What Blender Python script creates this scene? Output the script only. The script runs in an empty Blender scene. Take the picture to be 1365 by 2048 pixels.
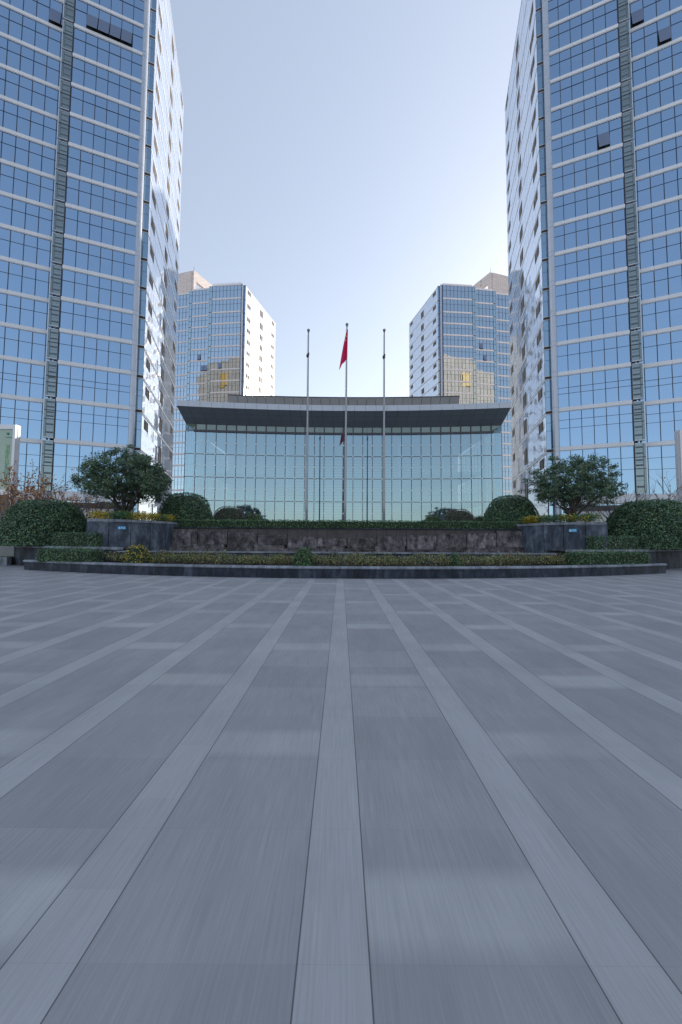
import bpy, math, random
import numpy as np
from mathutils import Vector, noise as mnoise

random.seed(7)
RNG = np.random.default_rng(7)
S = bpy.context.scene
C = S.collection
R = math.radians

# ------------------------------------------------------------------ camera
EYE = 1.76
F, CX, CY, PITCH, ROLL = 682.67, 682.5, 1044.0, R(2.85), 0.0058
cam_d = bpy.data.cameras.new('camera')
cam = bpy.data.objects.new('camera', cam_d)
C.objects.link(cam)
cam_d.sensor_fit = 'VERTICAL'
cam_d.sensor_height = 36.0
cam_d.lens = 12.0
cam_d.shift_y = 20.0 / 2048
cam_d.clip_start = 0.05
cam_d.clip_end = 6000
from mathutils import Matrix
cam.matrix_world = (Matrix.Translation((0, 0, EYE)) @ Matrix.Rotation(R(90) + PITCH, 4, 'X')
                    @ Matrix.Rotation(ROLL, 4, 'Z'))
S.camera = cam

# ------------------------------------------------------------------ sky, sun, exposure
SUN_AZ, SUN_EL = R(50), R(22)      # azimuth from +Y towards +X
world = bpy.data.worlds.new('World')
S.world = world
world.use_nodes = True
wn = world.node_tree.nodes
wl = world.node_tree.links
sky = wn.new('ShaderNodeTexSky')
sky.sky_type = 'NISHITA'
sky.sun_disc = False
sky.sun_elevation = SUN_EL
sky.sun_rotation = SUN_AZ
sky.altitude = 50
sky.air_density = 1.2
sky.dust_density = 0.9
sky.ozone_density = 1.5
bg = wn['Background']
bg.inputs['Strength'].default_value = 0.15
sky_gamma = wn.new('ShaderNodeGamma'); sky_gamma.inputs['Gamma'].default_value = 0.62      # gamma grade evens out the sky's brightness
hs_ = wn.new('ShaderNodeHueSaturation'); hs_.inputs['Saturation'].default_value = 0.80; hs_.inputs['Value'].default_value = 1.40; hs_.inputs['Hue'].default_value = 0.510
wl.new(sky.outputs[0], sky_gamma.inputs['Color']); wl.new(sky_gamma.outputs[0], hs_.inputs['Color'])
wl.new(hs_.outputs[0], bg.inputs['Color'])
sun_d = bpy.data.lights.new('sun', 'SUN')
sun_d.energy = 2.7
sun_d.angle = R(0.5)
sun_d.color = (1.0, 0.90, 0.78)
sun = bpy.data.objects.new('sun', sun_d)
C.objects.link(sun)
sd = Vector((math.sin(SUN_AZ) * math.cos(SUN_EL), math.cos(SUN_AZ) * math.cos(SUN_EL), math.sin(SUN_EL)))
sun.rotation_euler = sd.to_track_quat('Z', 'Y').to_euler()
S.view_settings.view_transform = 'Standard'
S.view_settings.look = 'None'
S.view_settings.gamma = 1.0
S.view_settings.exposure = 1.06

# ------------------------------------------------------------------ helpers
def tag(o, label=None, cat=None, group=None, kind=None):
    if label: o['label'] = label
    if cat: o['category'] = cat
    if group: o['group'] = group
    if kind: o['kind'] = kind
    return o

def empty(name, loc, label, cat, group=None):
    o = bpy.data.objects.new(name, None)
    o.location = loc
    o.empty_display_size = 0.3
    C.objects.link(o)
    return tag(o, label, cat, group)

ROOT = {}
def origin_of(p):
    while p.parent: p = p.parent
    return p.location

class MB:
    """collects faces in world metres; build() links them as one mesh object"""
    def __init__(s):
        s.v = []; s.f = []; s.m = []; s.t = []
    def face(s, pts, m=0, t=0.5):
        n = len(s.v); s.v += [tuple(p) for p in pts]
        s.f.append(tuple(range(n, n + len(pts)))); s.m.append(m); s.t.append(t)
    def hexa(s, b, t_, m=0, tint=0.5):
        """b,t_: four bottom and four top corners, counter-clockwise seen from above"""
        n = len(s.v); s.v += [tuple(p) for p in b] + [tuple(p) for p in t_]
        for q in ((3, 2, 1, 0), (4, 5, 6, 7), (0, 1, 5, 4), (1, 2, 6, 5), (2, 3, 7, 6), (3, 0, 4, 7)):
            s.f.append(tuple(n + i for i in q)); s.m.append(m); s.t.append(tint)
    def box(s, x0, x1, y0, y1, z0, z1, m=0, t=0.5):
        s.hexa([(x0, y0, z0), (x1, y0, z0), (x1, y1, z0), (x0, y1, z0)],
               [(x0, y0, z1), (x1, y0, z1), (x1, y1, z1), (x0, y1, z1)], m, t)
    def wbox(s, P, u, s0, s1, n0, n1, z0, z1, m=0, t=0.5):
        """box along wall: P 2D origin, u 2D unit direction, outward normal = nrm"""
        n = (u[1], -u[0])
        def q(a, b): return (P[0] + u[0] * a + n[0] * b, P[1] + u[1] * a + n[1] * b)
        c = [q(s0, n1), q(s1, n1), q(s1, n0), q(s0, n0)]
        s.hexa([(x, y, z0) for x, y in c], [(x, y, z1) for x, y in c], m, t)
    def tube(s, pts, rad, seg=8, m=0, t=0.5, cap=True):
        """round bar along points; rad number or list"""
        pts = [Vector(p) for p in pts]
        if not hasattr(rad, '__len__'): rad = [rad] * len(pts)
        rings = []
        for i, p in enumerate(pts):
            d = (pts[min(i + 1, len(pts) - 1)] - pts[max(i - 1, 0)]).normalized()
            a = d.orthogonal().normalized() if i == 0 else (a - d * a.dot(d)).normalized()
            b = d.cross(a)
            n = len(s.v)
            for k in range(seg):
                an = 2 * math.pi * k / seg
                s.v.append(tuple(p + (a * math.cos(an) + b * math.sin(an)) * rad[i]))
            rings.append(n)
        for r0, r1 in zip(rings, rings[1:]):
            for k in range(seg):
                s.f.append((r0 + k, r0 + (k + 1) % seg, r1 + (k + 1) % seg, r1 + k)); s.m.append(m); s.t.append(t)
        if cap:
            s.f.append(tuple(rings[0] + k for k in reversed(range(seg)))); s.m.append(m); s.t.append(t)
            s.f.append(tuple(rings[-1] + k for k in range(seg))); s.m.append(m); s.t.append(t)
    def sphere(s, c, r, seg=16, rings=10, m=0, t=0.5, sz=1.0):
        n = len(s.v)
        s.v.append((c[0], c[1], c[2] - r * sz))
        for j in range(1, rings):
            ph = -math.pi / 2 + math.pi * j / rings
            for k in range(seg):
                an = 2 * math.pi * k / seg
                s.v.append((c[0] + r * math.cos(ph) * math.cos(an), c[1] + r * math.cos(ph) * math.sin(an), c[2] + r * sz * math.sin(ph)))
        s.v.append((c[0], c[1], c[2] + r * sz))
        top = len(s.v) - 1
        for k in range(seg):
            k2 = (k + 1) % seg
            s.f.append((n, n + 1 + k2, n + 1 + k)); s.m.append(m); s.t.append(t)
            b = n + 1 + (rings - 2) * seg
            s.f.append((b + k, b + k2, top)); s.m.append(m); s.t.append(t)
            for j in range(rings - 2):
                a = n + 1 + j * seg
                s.f.append((a + k, a + k2, a + seg + k2, a + seg + k)); s.m.append(m); s.t.append(t)
    def build(s, name, mats, parent=None, smooth=False, org=None, **kw):
        if not isinstance(mats, (list, tuple)): mats = [mats]
        o0 = origin_of(parent) if parent else (Vector(org) if org is not None else Vector((0, 0, 0)))
        me = bpy.data.meshes.new(name)
        va = np.array(s.v, dtype=np.float64) - np.array(o0)
        me.from_pydata(va.tolist(), [], s.f)
        for mt in mats: me.materials.append(mt)
        me.polygons.foreach_set('material_index', s.m)
        at_ = me.attributes.new('tint', 'FLOAT', 'FACE')
        at_.data.foreach_set('value', s.t)
        if smooth: me.polygons.foreach_set('use_smooth', [True] * len(s.f))
        me.update()
        o = bpy.data.objects.new(name, me)
        C.objects.link(o)
        if parent: o.parent = parent
        else: o.location = o0
        return tag(o, **kw) if kw else o

# ------------------------------------------------------------------ materials
def mat(name):
    m = bpy.data.materials.new(name); m.use_nodes = True
    nt = m.node_tree
    for n in list(nt.nodes): nt.nodes.remove(n)
    out = nt.nodes.new('ShaderNodeOutputMaterial')
    return m, nt, out
def nd(nt, t, **kw):
    n = nt.nodes.new(t)
    for k, v in kw.items():
        if k.startswith('i_'): n.inputs[k[2:].replace('_', ' ')].default_value = v
        else: setattr(n, k, v)
    return n
def ramp(nt, src, stops):
    r = nt.nodes.new('ShaderNodeValToRGB')
    el = r.color_ramp.elements
    el[0].position, el[0].color = stops[0][0], (*stops[0][1], 1)
    el[1].position, el[1].color = stops[-1][0], (*stops[-1][1], 1)
    for p, c in stops[1:-1]:
        e = el.new(p); e.color = (*c, 1)
    nt.links.new(src, r.inputs[0])
    return r.outputs[0]
def wpos(nt, scale=(1, 1, 1)):
    g = nt.nodes.new('ShaderNodeNewGeometry')
    mp = nt.nodes.new('ShaderNodeMapping'); mp.inputs['Scale'].default_value = scale
    nt.links.new(g.outputs['Position'], mp.inputs['Vector'])
    return mp.outputs[0]
def noise(nt, vec, scale, detail=4, rough=0.55):
    n = nd(nt, 'ShaderNodeTexNoise'); n.inputs['Scale'].default_value = scale
    n.inputs['Detail'].default_value = detail; n.inputs['Roughness'].default_value = rough
    nt.links.new(vec, n.inputs['Vector'])
    return n.outputs['Fac']
def bump(nt, h, strength, dist=0.02):
    b = nd(nt, 'ShaderNodeBump'); b.inputs['Strength'].default_value = strength
    b.inputs['Distance'].default_value = dist
    nt.links.new(h, b.inputs['Height'])
    return b.outputs[0]
def math_(nt, op, a, b=None, c=None):
    n = nd(nt, 'ShaderNodeMath', operation=op)
    for i, x in enumerate((a, b, c)):
        if x is None: continue
        if isinstance(x, (int, float)): n.inputs[i].default_value = x
        else: nt.links.new(x, n.inputs[i])
    return n.outputs[0]
def mixc(nt, fac, a, b, mode='MIX'):
    n = nd(nt, 'ShaderNodeMix', data_type='RGBA', blend_type=mode)
    for s, x in ((n.inputs[0], fac), (n.inputs[6], a), (n.inputs[7], b)):
        if isinstance(x, (int, float)): s.default_value = x
        elif isinstance(x, tuple): s.default_value = (*x, 1)
        else: nt.links.new(x, s)
    return n.outputs[2]

def plain(name, col, rough=0.6, metal=0.0, var=0.12, scale=2.0, bmp=0.0, stretch=(1, 1, 1)):
    m, nt, out = mat(name)
    p = nd(nt, 'ShaderNodeBsdfPrincipled')
    v = wpos(nt, stretch)
    n1 = noise(nt, v, scale)
    lo = tuple(c * (1 - var) for c in col); hi = tuple(min(1, c * (1 + var)) for c in col)
    nt.links.new(ramp(nt, n1, [(0.3, lo), (0.7, hi)]), p.inputs['Base Color'])
    p.inputs['Roughness'].default_value = rough
    p.inputs['Metallic'].default_value = metal
    if bmp:
        nt.links.new(bump(nt, noise(nt, v, scale * 8), bmp), p.inputs['Normal'])
    nt.links.new(p.outputs[0], out.inputs[0])
    return m

def reflective(name, gloss_col, body_lo, body_hi, fac, rough=0.02, wob=0.02, wscale=0.5, wd=0.05):
    """coated glass: mirror over a tinted body; 'tint' on each pane picks the body tone (blinds, lit rooms)"""
    m, nt, out = mat(name)
    a = nd(nt, 'ShaderNodeAttribute', attribute_name='tint')
    body = nd(nt, 'ShaderNodeBsdfDiffuse')
    nt.links.new(ramp(nt, a.outputs['Fac'], [(0.0, body_lo), (1.0, body_hi)]), body.inputs['Color'])
    gl = nd(nt, 'ShaderNodeBsdfGlossy'); gl.inputs['Color'].default_value = (*gloss_col, 1)
    gl.inputs['Roughness'].default_value = rough
    b = bump(nt, noise(nt, wpos(nt), wscale, 2), wob, wd)
    nt.links.new(b, gl.inputs['Normal'])
    mx = nd(nt, 'ShaderNodeMixShader'); mx.inputs[0].default_value = fac
    nt.links.new(body.outputs[0], mx.inputs[1]); nt.links.new(gl.outputs[0], mx.inputs[2])
    nt.links.new(mx.outputs[0], out.inputs[0])
    return m

def see_through(name, gloss_col, trans_col, fac):
    m, nt, out = mat(name)
    gl = nd(nt, 'ShaderNodeBsdfGlossy'); gl.inputs['Color'].default_value = (*gloss_col, 1)
    gl.inputs['Roughness'].default_value = 0.01
    nt.links.new(bump(nt, noise(nt, wpos(nt), 0.35, 2), 0.03, 0.03), gl.inputs['Normal'])
    tr = nd(nt, 'ShaderNodeBsdfTransparent'); tr.inputs['Color'].default_value = (*trans_col, 1)
    mx = nd(nt, 'ShaderNodeMixShader'); mx.inputs[0].default_value = fac
    nt.links.new(tr.outputs[0], mx.inputs[1]); nt.links.new(gl.outputs[0], mx.inputs[2])
    nt.links.new(mx.outputs[0], out.inputs[0])
    return m

def leafy(name, stops, rough=0.38, trans=0.12):
    m, nt, out = mat(name)
    a = nd(nt, 'ShaderNodeAttribute', attribute_name='tint')
    p = nd(nt, 'ShaderNodeBsdfPrincipled')
    col = ramp(nt, a.outputs['Fac'], stops)
    nt.links.new(col, p.inputs['Base Color']); p.inputs['Roughness'].default_value = rough
    t = nd(nt, 'ShaderNodeBsdfTranslucent'); nt.links.new(col, t.inputs['Color'])
    mx = nd(nt, 'ShaderNodeMixShader'); mx.inputs[0].default_value = trans
    nt.links.new(p.outputs[0], mx.inputs[1]); nt.links.new(t.outputs[0], mx.inputs[2])
    nt.links.new(mx.outputs[0], out.inputs[0])
    return m

def granite(name, base, streak, rough=0.45):
    """honed dark stone with pale run-off streaks and stains"""
    m, nt, out = mat(name)
    p = nd(nt, 'ShaderNodeBsdfPrincipled')
    a = nd(nt, 'ShaderNodeAttribute', attribute_name='tint')
    n1 = noise(nt, wpos(nt, (1.5, 1.5, 0.55)), 1.5, 7, 0.72)
    n2 = noise(nt, wpos(nt), 1.1, 5, 0.7)
    n3 = noise(nt, wpos(nt), 60, 2, 0.5)
    c = ramp(nt, n1, [(0.38, tuple(x * 0.7 for x in base)), (0.50, tuple(x * 1.3 for x in base)), (0.66, streak)])
    c = mixc(nt, ramp(nt, n2, [(0.42, (0, 0, 0)), (0.62, (0.6, 0.6, 0.6))]), c, tuple(x * 0.45 for x in base))
    c = mixc(nt, 0.5, c, ramp(nt, a.outputs['Fac'], [(0.0, (0.62, 0.62, 0.62)), (1.0, (1.25, 1.25, 1.25))]), 'MULTIPLY')
    c = mixc(nt, 0.25, c, ramp(nt, n3, [(0.3, (0.6, 0.6, 0.6)), (0.7, (1, 1, 1))]), 'MULTIPLY')
    nt.links.new(c, p.inputs['Base Color'])
    p.inputs['Roughness'].default_value = rough + 0.2
    p.inputs['Specular IOR Level'].default_value = 0.25
    nt.links.new(bump(nt, n1, 0.15, 0.01), p.inputs['Normal'])
    nt.links.new(p.outputs[0], out.inputs[0])
    return m

M = {}
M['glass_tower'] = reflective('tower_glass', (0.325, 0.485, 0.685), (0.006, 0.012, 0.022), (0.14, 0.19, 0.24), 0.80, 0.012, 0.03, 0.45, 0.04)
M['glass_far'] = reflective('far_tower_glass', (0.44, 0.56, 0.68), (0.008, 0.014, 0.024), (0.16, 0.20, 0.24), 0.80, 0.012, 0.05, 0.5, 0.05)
M['glass_slot'] = reflective('slot_glass', (0.30, 0.44, 0.58), (0.010, 0.018, 0.03), (0.2, 0.23, 0.25), 0.75, 0.012, 0.03, 0.45, 0.04)
M['glass_sash'] = reflective('open_sash_glass', (0.28, 0.36, 0.50), (0.03, 0.04, 0.06), (0.14, 0.15, 0.19), 0.5, 0.02)
M['panel_side'] = reflective('glazed_side_panel', (0.86, 0.92, 1.0), (0.46, 0.53, 0.66), (0.60, 0.66, 0.76), 0.62, 0.03, 0.06, 0.6, 0.05)
M['glass_hall'] = see_through('hall_glass', (0.42, 0.58, 0.69), (0.66, 0.80, 0.85), 0.52)
M['glass_box'] = reflective('bay_glass', (0.34, 0.42, 0.46), (0.07, 0.10, 0.12), (0.20, 0.25, 0.27), 0.45, 0.02)
M['glass_bayfar'] = reflective('far_bay_glass', (0.42, 0.60, 0.72), (0.08, 0.13, 0.18), (0.16, 0.24, 0.30), 0.7, 0.02)
M['clerestory'] = reflective('clerestory_glass', (0.35, 0.42, 0.40), (0.05, 0.07, 0.065), (0.12, 0.15, 0.13), 0.35, 0.1)
M['band'] = plain('aluminium_band', (0.66, 0.67, 0.72), 0.42, 0.0, 0.03, 0.6)
M['column'] = plain('aluminium_column', (0.44, 0.48, 0.56), 0.35, 0.3, 0.04, 0.6)
M['mullion'] = plain('dark_mullion', (0.045, 0.045, 0.06), 0.4, 0.3, 0.1, 3)
M['frame_light'] = plain('light_frame', (0.55, 0.58, 0.62), 0.35, 0.4, 0.05, 3)
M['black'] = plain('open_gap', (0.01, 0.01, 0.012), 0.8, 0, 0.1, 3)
M['louvre'] = plain('louvre_window', (0.095, 0.075, 0.062), 0.85, 0.0, 0.1, 6, 0.0, (1, 1, 12))
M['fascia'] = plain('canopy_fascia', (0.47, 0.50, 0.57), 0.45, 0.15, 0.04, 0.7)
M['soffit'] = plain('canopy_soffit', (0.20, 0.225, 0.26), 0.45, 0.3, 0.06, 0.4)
M['parapet'] = plain('roof_screen', (0.21, 0.205, 0.21), 0.5, 0.3, 0.10, 0.35)
M['interior'] = plain('hall_interior', (0.70, 0.78, 0.80), 0.7, 0, 0.05, 0.3)
M['interior_dark'] = plain('hall_interior_floor', (0.45, 0.50, 0.52), 0.7, 0, 0.05, 0.3)
M['fitting'] = plain('steel_fitting', (0.62, 0.58, 0.54), 0.35, 0.3, 0.05, 3)
M['roofing'] = plain('roofing', (0.3, 0.3, 0.31), 0.8, 0, 0.1, 0.5)
M['granite'] = granite('dark_granite', (0.024, 0.031, 0.048), (0.085, 0.10, 0.135))
M['granite_light'] = granite('grey_granite', (0.060, 0.075, 0.104), (0.20, 0.23, 0.285))
M['cap'] = granite('granite_cap', (0.20, 0.222, 0.265), (0.33, 0.35, 0.40), 0.4)
M['soil'] = plain('soil', (0.045, 0.032, 0.024), 0.95, 0, 0.4, 4, 0.4)
M['terrace'] = plain('terrace_paving', (0.22, 0.22, 0.23), 0.7, 0, 0.1, 1)
M['grass'] = plain('lawn', (0.07, 0.13, 0.03), 0.9, 0, 0.4, 9, 0.4)
M['pole'] = plain('steel_pole', (0.33, 0.33, 0.36), 0.4, 0.35, 0.05, 3)
M['ball'] = plain('pole_ball', (0.25, 0.26, 0.28), 0.15, 0.9, 0.05, 3)
M['dark_metal'] = plain('dark_metal', (0.05, 0.055, 0.06), 0.5, 0.3, 0.1, 4)
M['wall_white'] = plain('pale_wall_panel', (0.50, 0.50, 0.53), 0.6, 0, 0.06, 0.5)
M['bark'] = plain('bark', (0.075, 0.062, 0.055), 0.9, 0, 0.25, 8, 0.5)
M['bark_pale'] = plain('pale_bark', (0.15, 0.12, 0.12), 0.9, 0, 0.25, 8, 0.5)
M['sign_blue'] = plain('blue_plate', (0.0, 0.30, 0.58), 0.4, 0, 0.04, 4)
M['white_ink'] = plain('white_ink', (0.8, 0.82, 0.85), 0.5, 0, 0.02, 4)
M['sign_body'] = plain('sign_housing', (0.62, 0.62, 0.66), 0.4, 0.2, 0.04, 1)
M['poster'] = plain('poster', (0.34, 0.43, 0.36), 0.35, 0, 0.10, 0.6)
M['green_ink'] = plain('green_ink', (0.07, 0.33, 0.10), 0.5, 0, 0.1, 4)
M['teal_ink'] = plain('teal_ink', (0.04, 0.22, 0.20), 0.5, 0, 0.1, 4)
M['screen_dark'] = plain('dark_panel', (0.06, 0.04, 0.045), 0.3, 0, 0.2, 2)
M['leaf_dome'] = leafy('clipped_leaf', [(0, (0.028, 0.061, 0.036)), (0.45, (0.074, 0.152, 0.086)), (0.85, (0.139, 0.256, 0.133)), (1, (0.264, 0.334, 0.112))])
M['leaf_hedge'] = leafy('hedge_leaf', [(0, (0.028, 0.067, 0.034)), (0.5, (0.084, 0.179, 0.078)), (1, (0.167, 0.292, 0.112))])
M['leaf_red'] = leafy('dull_red_leaf', [(0, (0.055, 0.049, 0.044)), (0.5, (0.127, 0.127, 0.100)), (1, (0.238, 0.173, 0.139))])
M['leaf_yellow'] = leafy('golden_leaf', [(0, (0.112, 0.121, 0.027)), (0.5, (0.424, 0.335, 0.032)), (1, (0.845, 0.622, 0.045))])
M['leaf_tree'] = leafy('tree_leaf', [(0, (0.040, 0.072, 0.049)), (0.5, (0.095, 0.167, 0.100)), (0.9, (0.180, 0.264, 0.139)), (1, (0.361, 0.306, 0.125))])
M['leaf_lime'] = leafy('lime_leaf', [(0, (0.057, 0.095, 0.023)), (0.5, (0.133, 0.209, 0.038)), (1, (0.247, 0.323, 0.057))])
M['leaf_orange'] = leafy('autumn_leaf', [(0, (0.16, 0.04, 0.015)), (0.5, (0.42, 0.14, 0.02)), (1, (0.60, 0.28, 0.03))], 0.6, 0.35)
M['leaf_rose'] = leafy('rose_leaf', [(0, (0.069, 0.095, 0.038)), (0.5, (0.203, 0.244, 0.088)), (0.9, (0.375, 0.390, 0.140)), (1, (0.501, 0.313, 0.126))])
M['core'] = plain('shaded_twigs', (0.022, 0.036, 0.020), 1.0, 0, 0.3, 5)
M['petal'] = plain('pink_petal', (0.45, 0.05, 0.14), 0.6, 0, 0.1, 5)

# stone of the far blocks' roof screens: coursed slabs
def coursed(name, base, joint, bw, bh):
    m, nt, out = mat(name)
    p = nd(nt, 'ShaderNodeBsdfPrincipled')
    g = nt.nodes.new('ShaderNodeNewGeometry')
    sp = nd(nt, 'ShaderNodeSeparateXYZ'); nt.links.new(g.outputs['Position'], sp.inputs[0])
    u = math_(nt, 'ADD', math_(nt, 'MULTIPLY', sp.outputs[0], 0.8), math_(nt, 'MULTIPLY', sp.outputs[1], 0.6))
    cb = nd(nt, 'ShaderNodeCombineXYZ'); nt.links.new(u, cb.inputs[0]); nt.links.new(sp.outputs[2], cb.inputs[1])
    br = nd(nt, 'ShaderNodeTexBrick'); nt.links.new(cb.outputs[0], br.inputs['Vector'])
    br.inputs['Color1'].default_value = (*base, 1); br.inputs['Color2'].default_value = (*[c * 0.88 for c in base], 1)
    br.inputs['Mortar'].default_value = (*joint, 1); br.inputs['Scale'].default_value = 1
    br.inputs['Mortar Size'].default_value = 0.05; br.inputs['Brick Width'].default_value = bw; br.inputs['Row Height'].default_value = bh
    nt.links.new(br.outputs[0], p.inputs['Base Color']); p.inputs['Roughness'].default_value = 0.7
    nt.links.new(p.outputs[0], out.inputs[0])
    return m
M['back_stone'] = coursed('sunlit_back_stone', (0.56, 0.45, 0.37), (0.12, 0.14, 0.17), 3.0, 3.9)
M['roof_stone'] = coursed('coursed_roof_stone', (0.66, 0.60, 0.60), (0.38, 0.33, 0.33), 1.7, 0.8)

def paving():
    """plaza: pale granite strips every 1.2 m, darker slabs between with a pale cross slab every 2.64 m"""
    m, nt, out = mat('plaza_paving')
    p = nd(nt, 'ShaderNodeBsdfPrincipled')
    g = nt.nodes.new('ShaderNodeNewGeometry')
    sp = nd(nt, 'ShaderNodeSeparateXYZ'); nt.links.new(g.outputs['Position'], sp.inputs[0])
    x, y = sp.outputs[0], sp.outputs[1]
    PX = 1.207
    cell = math_(nt, 'DIVIDE', math_(nt, 'ADD', x, 0.172 + PX * 200), PX)
    idx = math_(nt, 'FLOOR', cell)
    fx = math_(nt, 'MULTIPLY', math_(nt, 'FRACT', cell), PX)              # metres from strip's left edge
    strip = math_(nt, 'LESS_THAN', fx, 0.302)
    # joints beside the strips
    d = math_(nt, 'MINIMUM', math_(nt, 'ABSOLUTE', math_(nt, 'SUBTRACT', fx, 0.302)),
              math_(nt, 'MINIMUM', fx, math_(nt, 'SUBTRACT', PX, fx)))
    joint = math_(nt, 'LESS_THAN', d, 0.0035)
    # cross slabs, alternate bays offset by half
    par = math_(nt, 'MODULO', idx, 2.0)
    yy = math_(nt, 'ADD', math_(nt, 'SUBTRACT', y, 1.50), math_(nt, 'MULTIPLY', par, 1.32))
    fy = math_(nt, 'MULTIPLY', math_(nt, 'FRACT', math_(nt, 'DIVIDE', math_(nt, 'ADD', yy, 264.0), 2.64)), 2.64)
    tri = math_(nt, 'SUBTRACT', 0.22, math_(nt, 'ABSOLUTE', math_(nt, 'SUBTRACT', fy, 0.22)))   # worn, soft-edged cross slab
    cross = math_(nt, 'MULTIPLY', math_(nt, 'MINIMUM', 1.0, math_(nt, 'MAXIMUM', 0.0, math_(nt, 'MULTIPLY', tri, 9.0))), math_(nt, 'SUBTRACT', 1.0, strip))
    # slabs 0.78 long in the dark field, 0.6 long in the strips: tone varies slab by slab
    row = math_(nt, 'FLOOR', math_(nt, 'DIVIDE', math_(nt, 'ADD', yy, 264.0), 0.66))
    rs = math_(nt, 'FLOOR', math_(nt, 'DIVIDE', math_(nt, 'ADD', y, 240.0), 0.6))
    cb = nd(nt, 'ShaderNodeCombineXYZ'); nt.links.new(idx, cb.inputs[0])
    nt.links.new(mixc(nt, strip, row, rs), cb.inputs[1]); nt.links.new(strip, cb.inputs[2])
    wn_ = nd(nt, 'ShaderNodeTexWhiteNoise', noise_dimensions='3D'); nt.links.new(cb.outputs[0], wn_.inputs['Vector'])
    tone = math_(nt, 'MULTIPLY_ADD', wn_.outputs['Value'], 0.10, 0.95)
    # brushed finish running along the strips, plus large soft wear
    n1 = noise(nt, wpos(nt, (26, 0.9, 1)), 3.0, 4, 0.6)
    n2 = noise(nt, wpos(nt), 0.35, 4, 0.6)
    n3 = noise(nt, wpos(nt, (1.2, 0.5, 1)), 2.4, 4, 0.6)
    base = mixc(nt, strip, (0.300, 0.305, 0.322), (0.378, 0.383, 0.400))
    base = mixc(nt, math_(nt, 'MULTIPLY', cross, math_(nt, 'MULTIPLY_ADD', noise(nt, wpos(nt, (1, 1, 1)), 0.5, 2), 1.8, -0.35)), base, (0.43, 0.435, 0.44))
    t2 = math_(nt, 'MULTIPLY', tone, math_(nt, 'MULTIPLY_ADD', n1, 0.46, 0.78))
    t2 = math_(nt, 'MULTIPLY', t2, math_(nt, 'MULTIPLY_ADD', n2, 0.30, 0.85))
    t2 = math_(nt, 'MULTIPLY', t2, math_(nt, 'MULTIPLY_ADD', n3, 0.36, 0.82))
    vm = nd(nt, 'ShaderNodeVectorMath', operation='SCALE'); nt.links.new(base, vm.inputs[0]); nt.links.new(t2, vm.inputs['Scale'])
    fj = math_(nt, 'LESS_THAN', math_(nt, 'ABSOLUTE', math_(nt, 'SUBTRACT', math_(nt, 'FRACT', math_(nt, 'DIVIDE', math_(nt, 'ADD', yy, 264.0), 0.66)), 0.0)), 0.006)
    c = mixc(nt, math_(nt, 'MULTIPLY', joint, 0.7), vm.outputs[0], (0.022, 0.022, 0.03))
    c = mixc(nt, math_(nt, 'MULTIPLY', fj, 0.07), c, (0.03, 0.03, 0.04))
    nt.links.new(c, p.inputs['Base Color'])
    p.inputs['Roughness'].default_value = 0.62
    p.inputs['Specular IOR Level'].default_value = 0.35
    nt.links.new(bump(nt, n1, 0.06, 0.004), p.inputs['Normal'])
    nt.links.new(p.outputs[0], out.inputs[0])
    return m
M['paving'] = paving()

# rough fountain wall
def fountain_stone():
    m, nt, out = mat('stained_fountain_stone')
    p = nd(nt, 'ShaderNodeBsdfPrincipled')
    a = nd(nt, 'ShaderNodeAttribute', attribute_name='tint')
    n1 = noise(nt, wpos(nt, (1.5, 1.5, 0.9)), 1.8, 7, 0.75)
    n2 = noise(nt, wpos(nt), 9, 5, 0.7)
    c = ramp(nt, n1, [(0.38, (0.016, 0.015, 0.017)), (0.46, (0.062, 0.057, 0.061)), (0.55, (0.120, 0.110, 0.116)), (0.72, (0.30, 0.28, 0.30))])
    c = mixc(nt, 0.6, c, ramp(nt, n2, [(0.3, (0.45, 0.45, 0.45)), (0.7, (1, 1, 1))]), 'MULTIPLY')
    c = mixc(nt, 1.0, c, ramp(nt, a.outputs['Fac'], [(0, (0.55, 0.50, 0.52)), (1, (1.7, 1.62, 1.66))]), 'MULTIPLY')
    nt.links.new(c, p.inputs['Base Color']); p.inputs['Roughness'].default_value = 0.75
    nt.links.new(bump(nt, n2, 0.6, 0.04), p.inputs['Normal'])
    nt.links.new(p.outputs[0], out.inputs[0])
    return m
M['fountain'] = fountain_stone()
M['fountain_top'] = plain('brown_top_panels', (0.060, 0.050, 0.053), 0.6, 0, 0.3, 1.5)

# ------------------------------------------------------------------ ground
g = MB(); g.face([(-900, -900, 0), (900, -900, 0), (900, 1500, 0), (-900, 1500, 0)])
tag(g.build('plaza_paving', M['paving']), kind='structure')
tb = MB(); tb.box(-24, 25, 22.75, 64, 0.004, 2.40)
tag(tb.build('terrace', M['terrace']), kind='structure')
lw = MB(); lw.box(-36, -21.2, 21.5, 33, 0.004, 0.50)
tag(lw.build('lawn', M['grass']), kind='structure')

# ------------------------------------------------------------------ towers
LEVELS = [13.0, 17.9, 22.4, 26.3] + [26.3 + 3.9 * i for i in range(1, 14)] + [81.6]
ROOF = 86.4
BASE = 7.1
def dirv(az): return (math.sin(R(az)), math.cos(R(az)))

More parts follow.
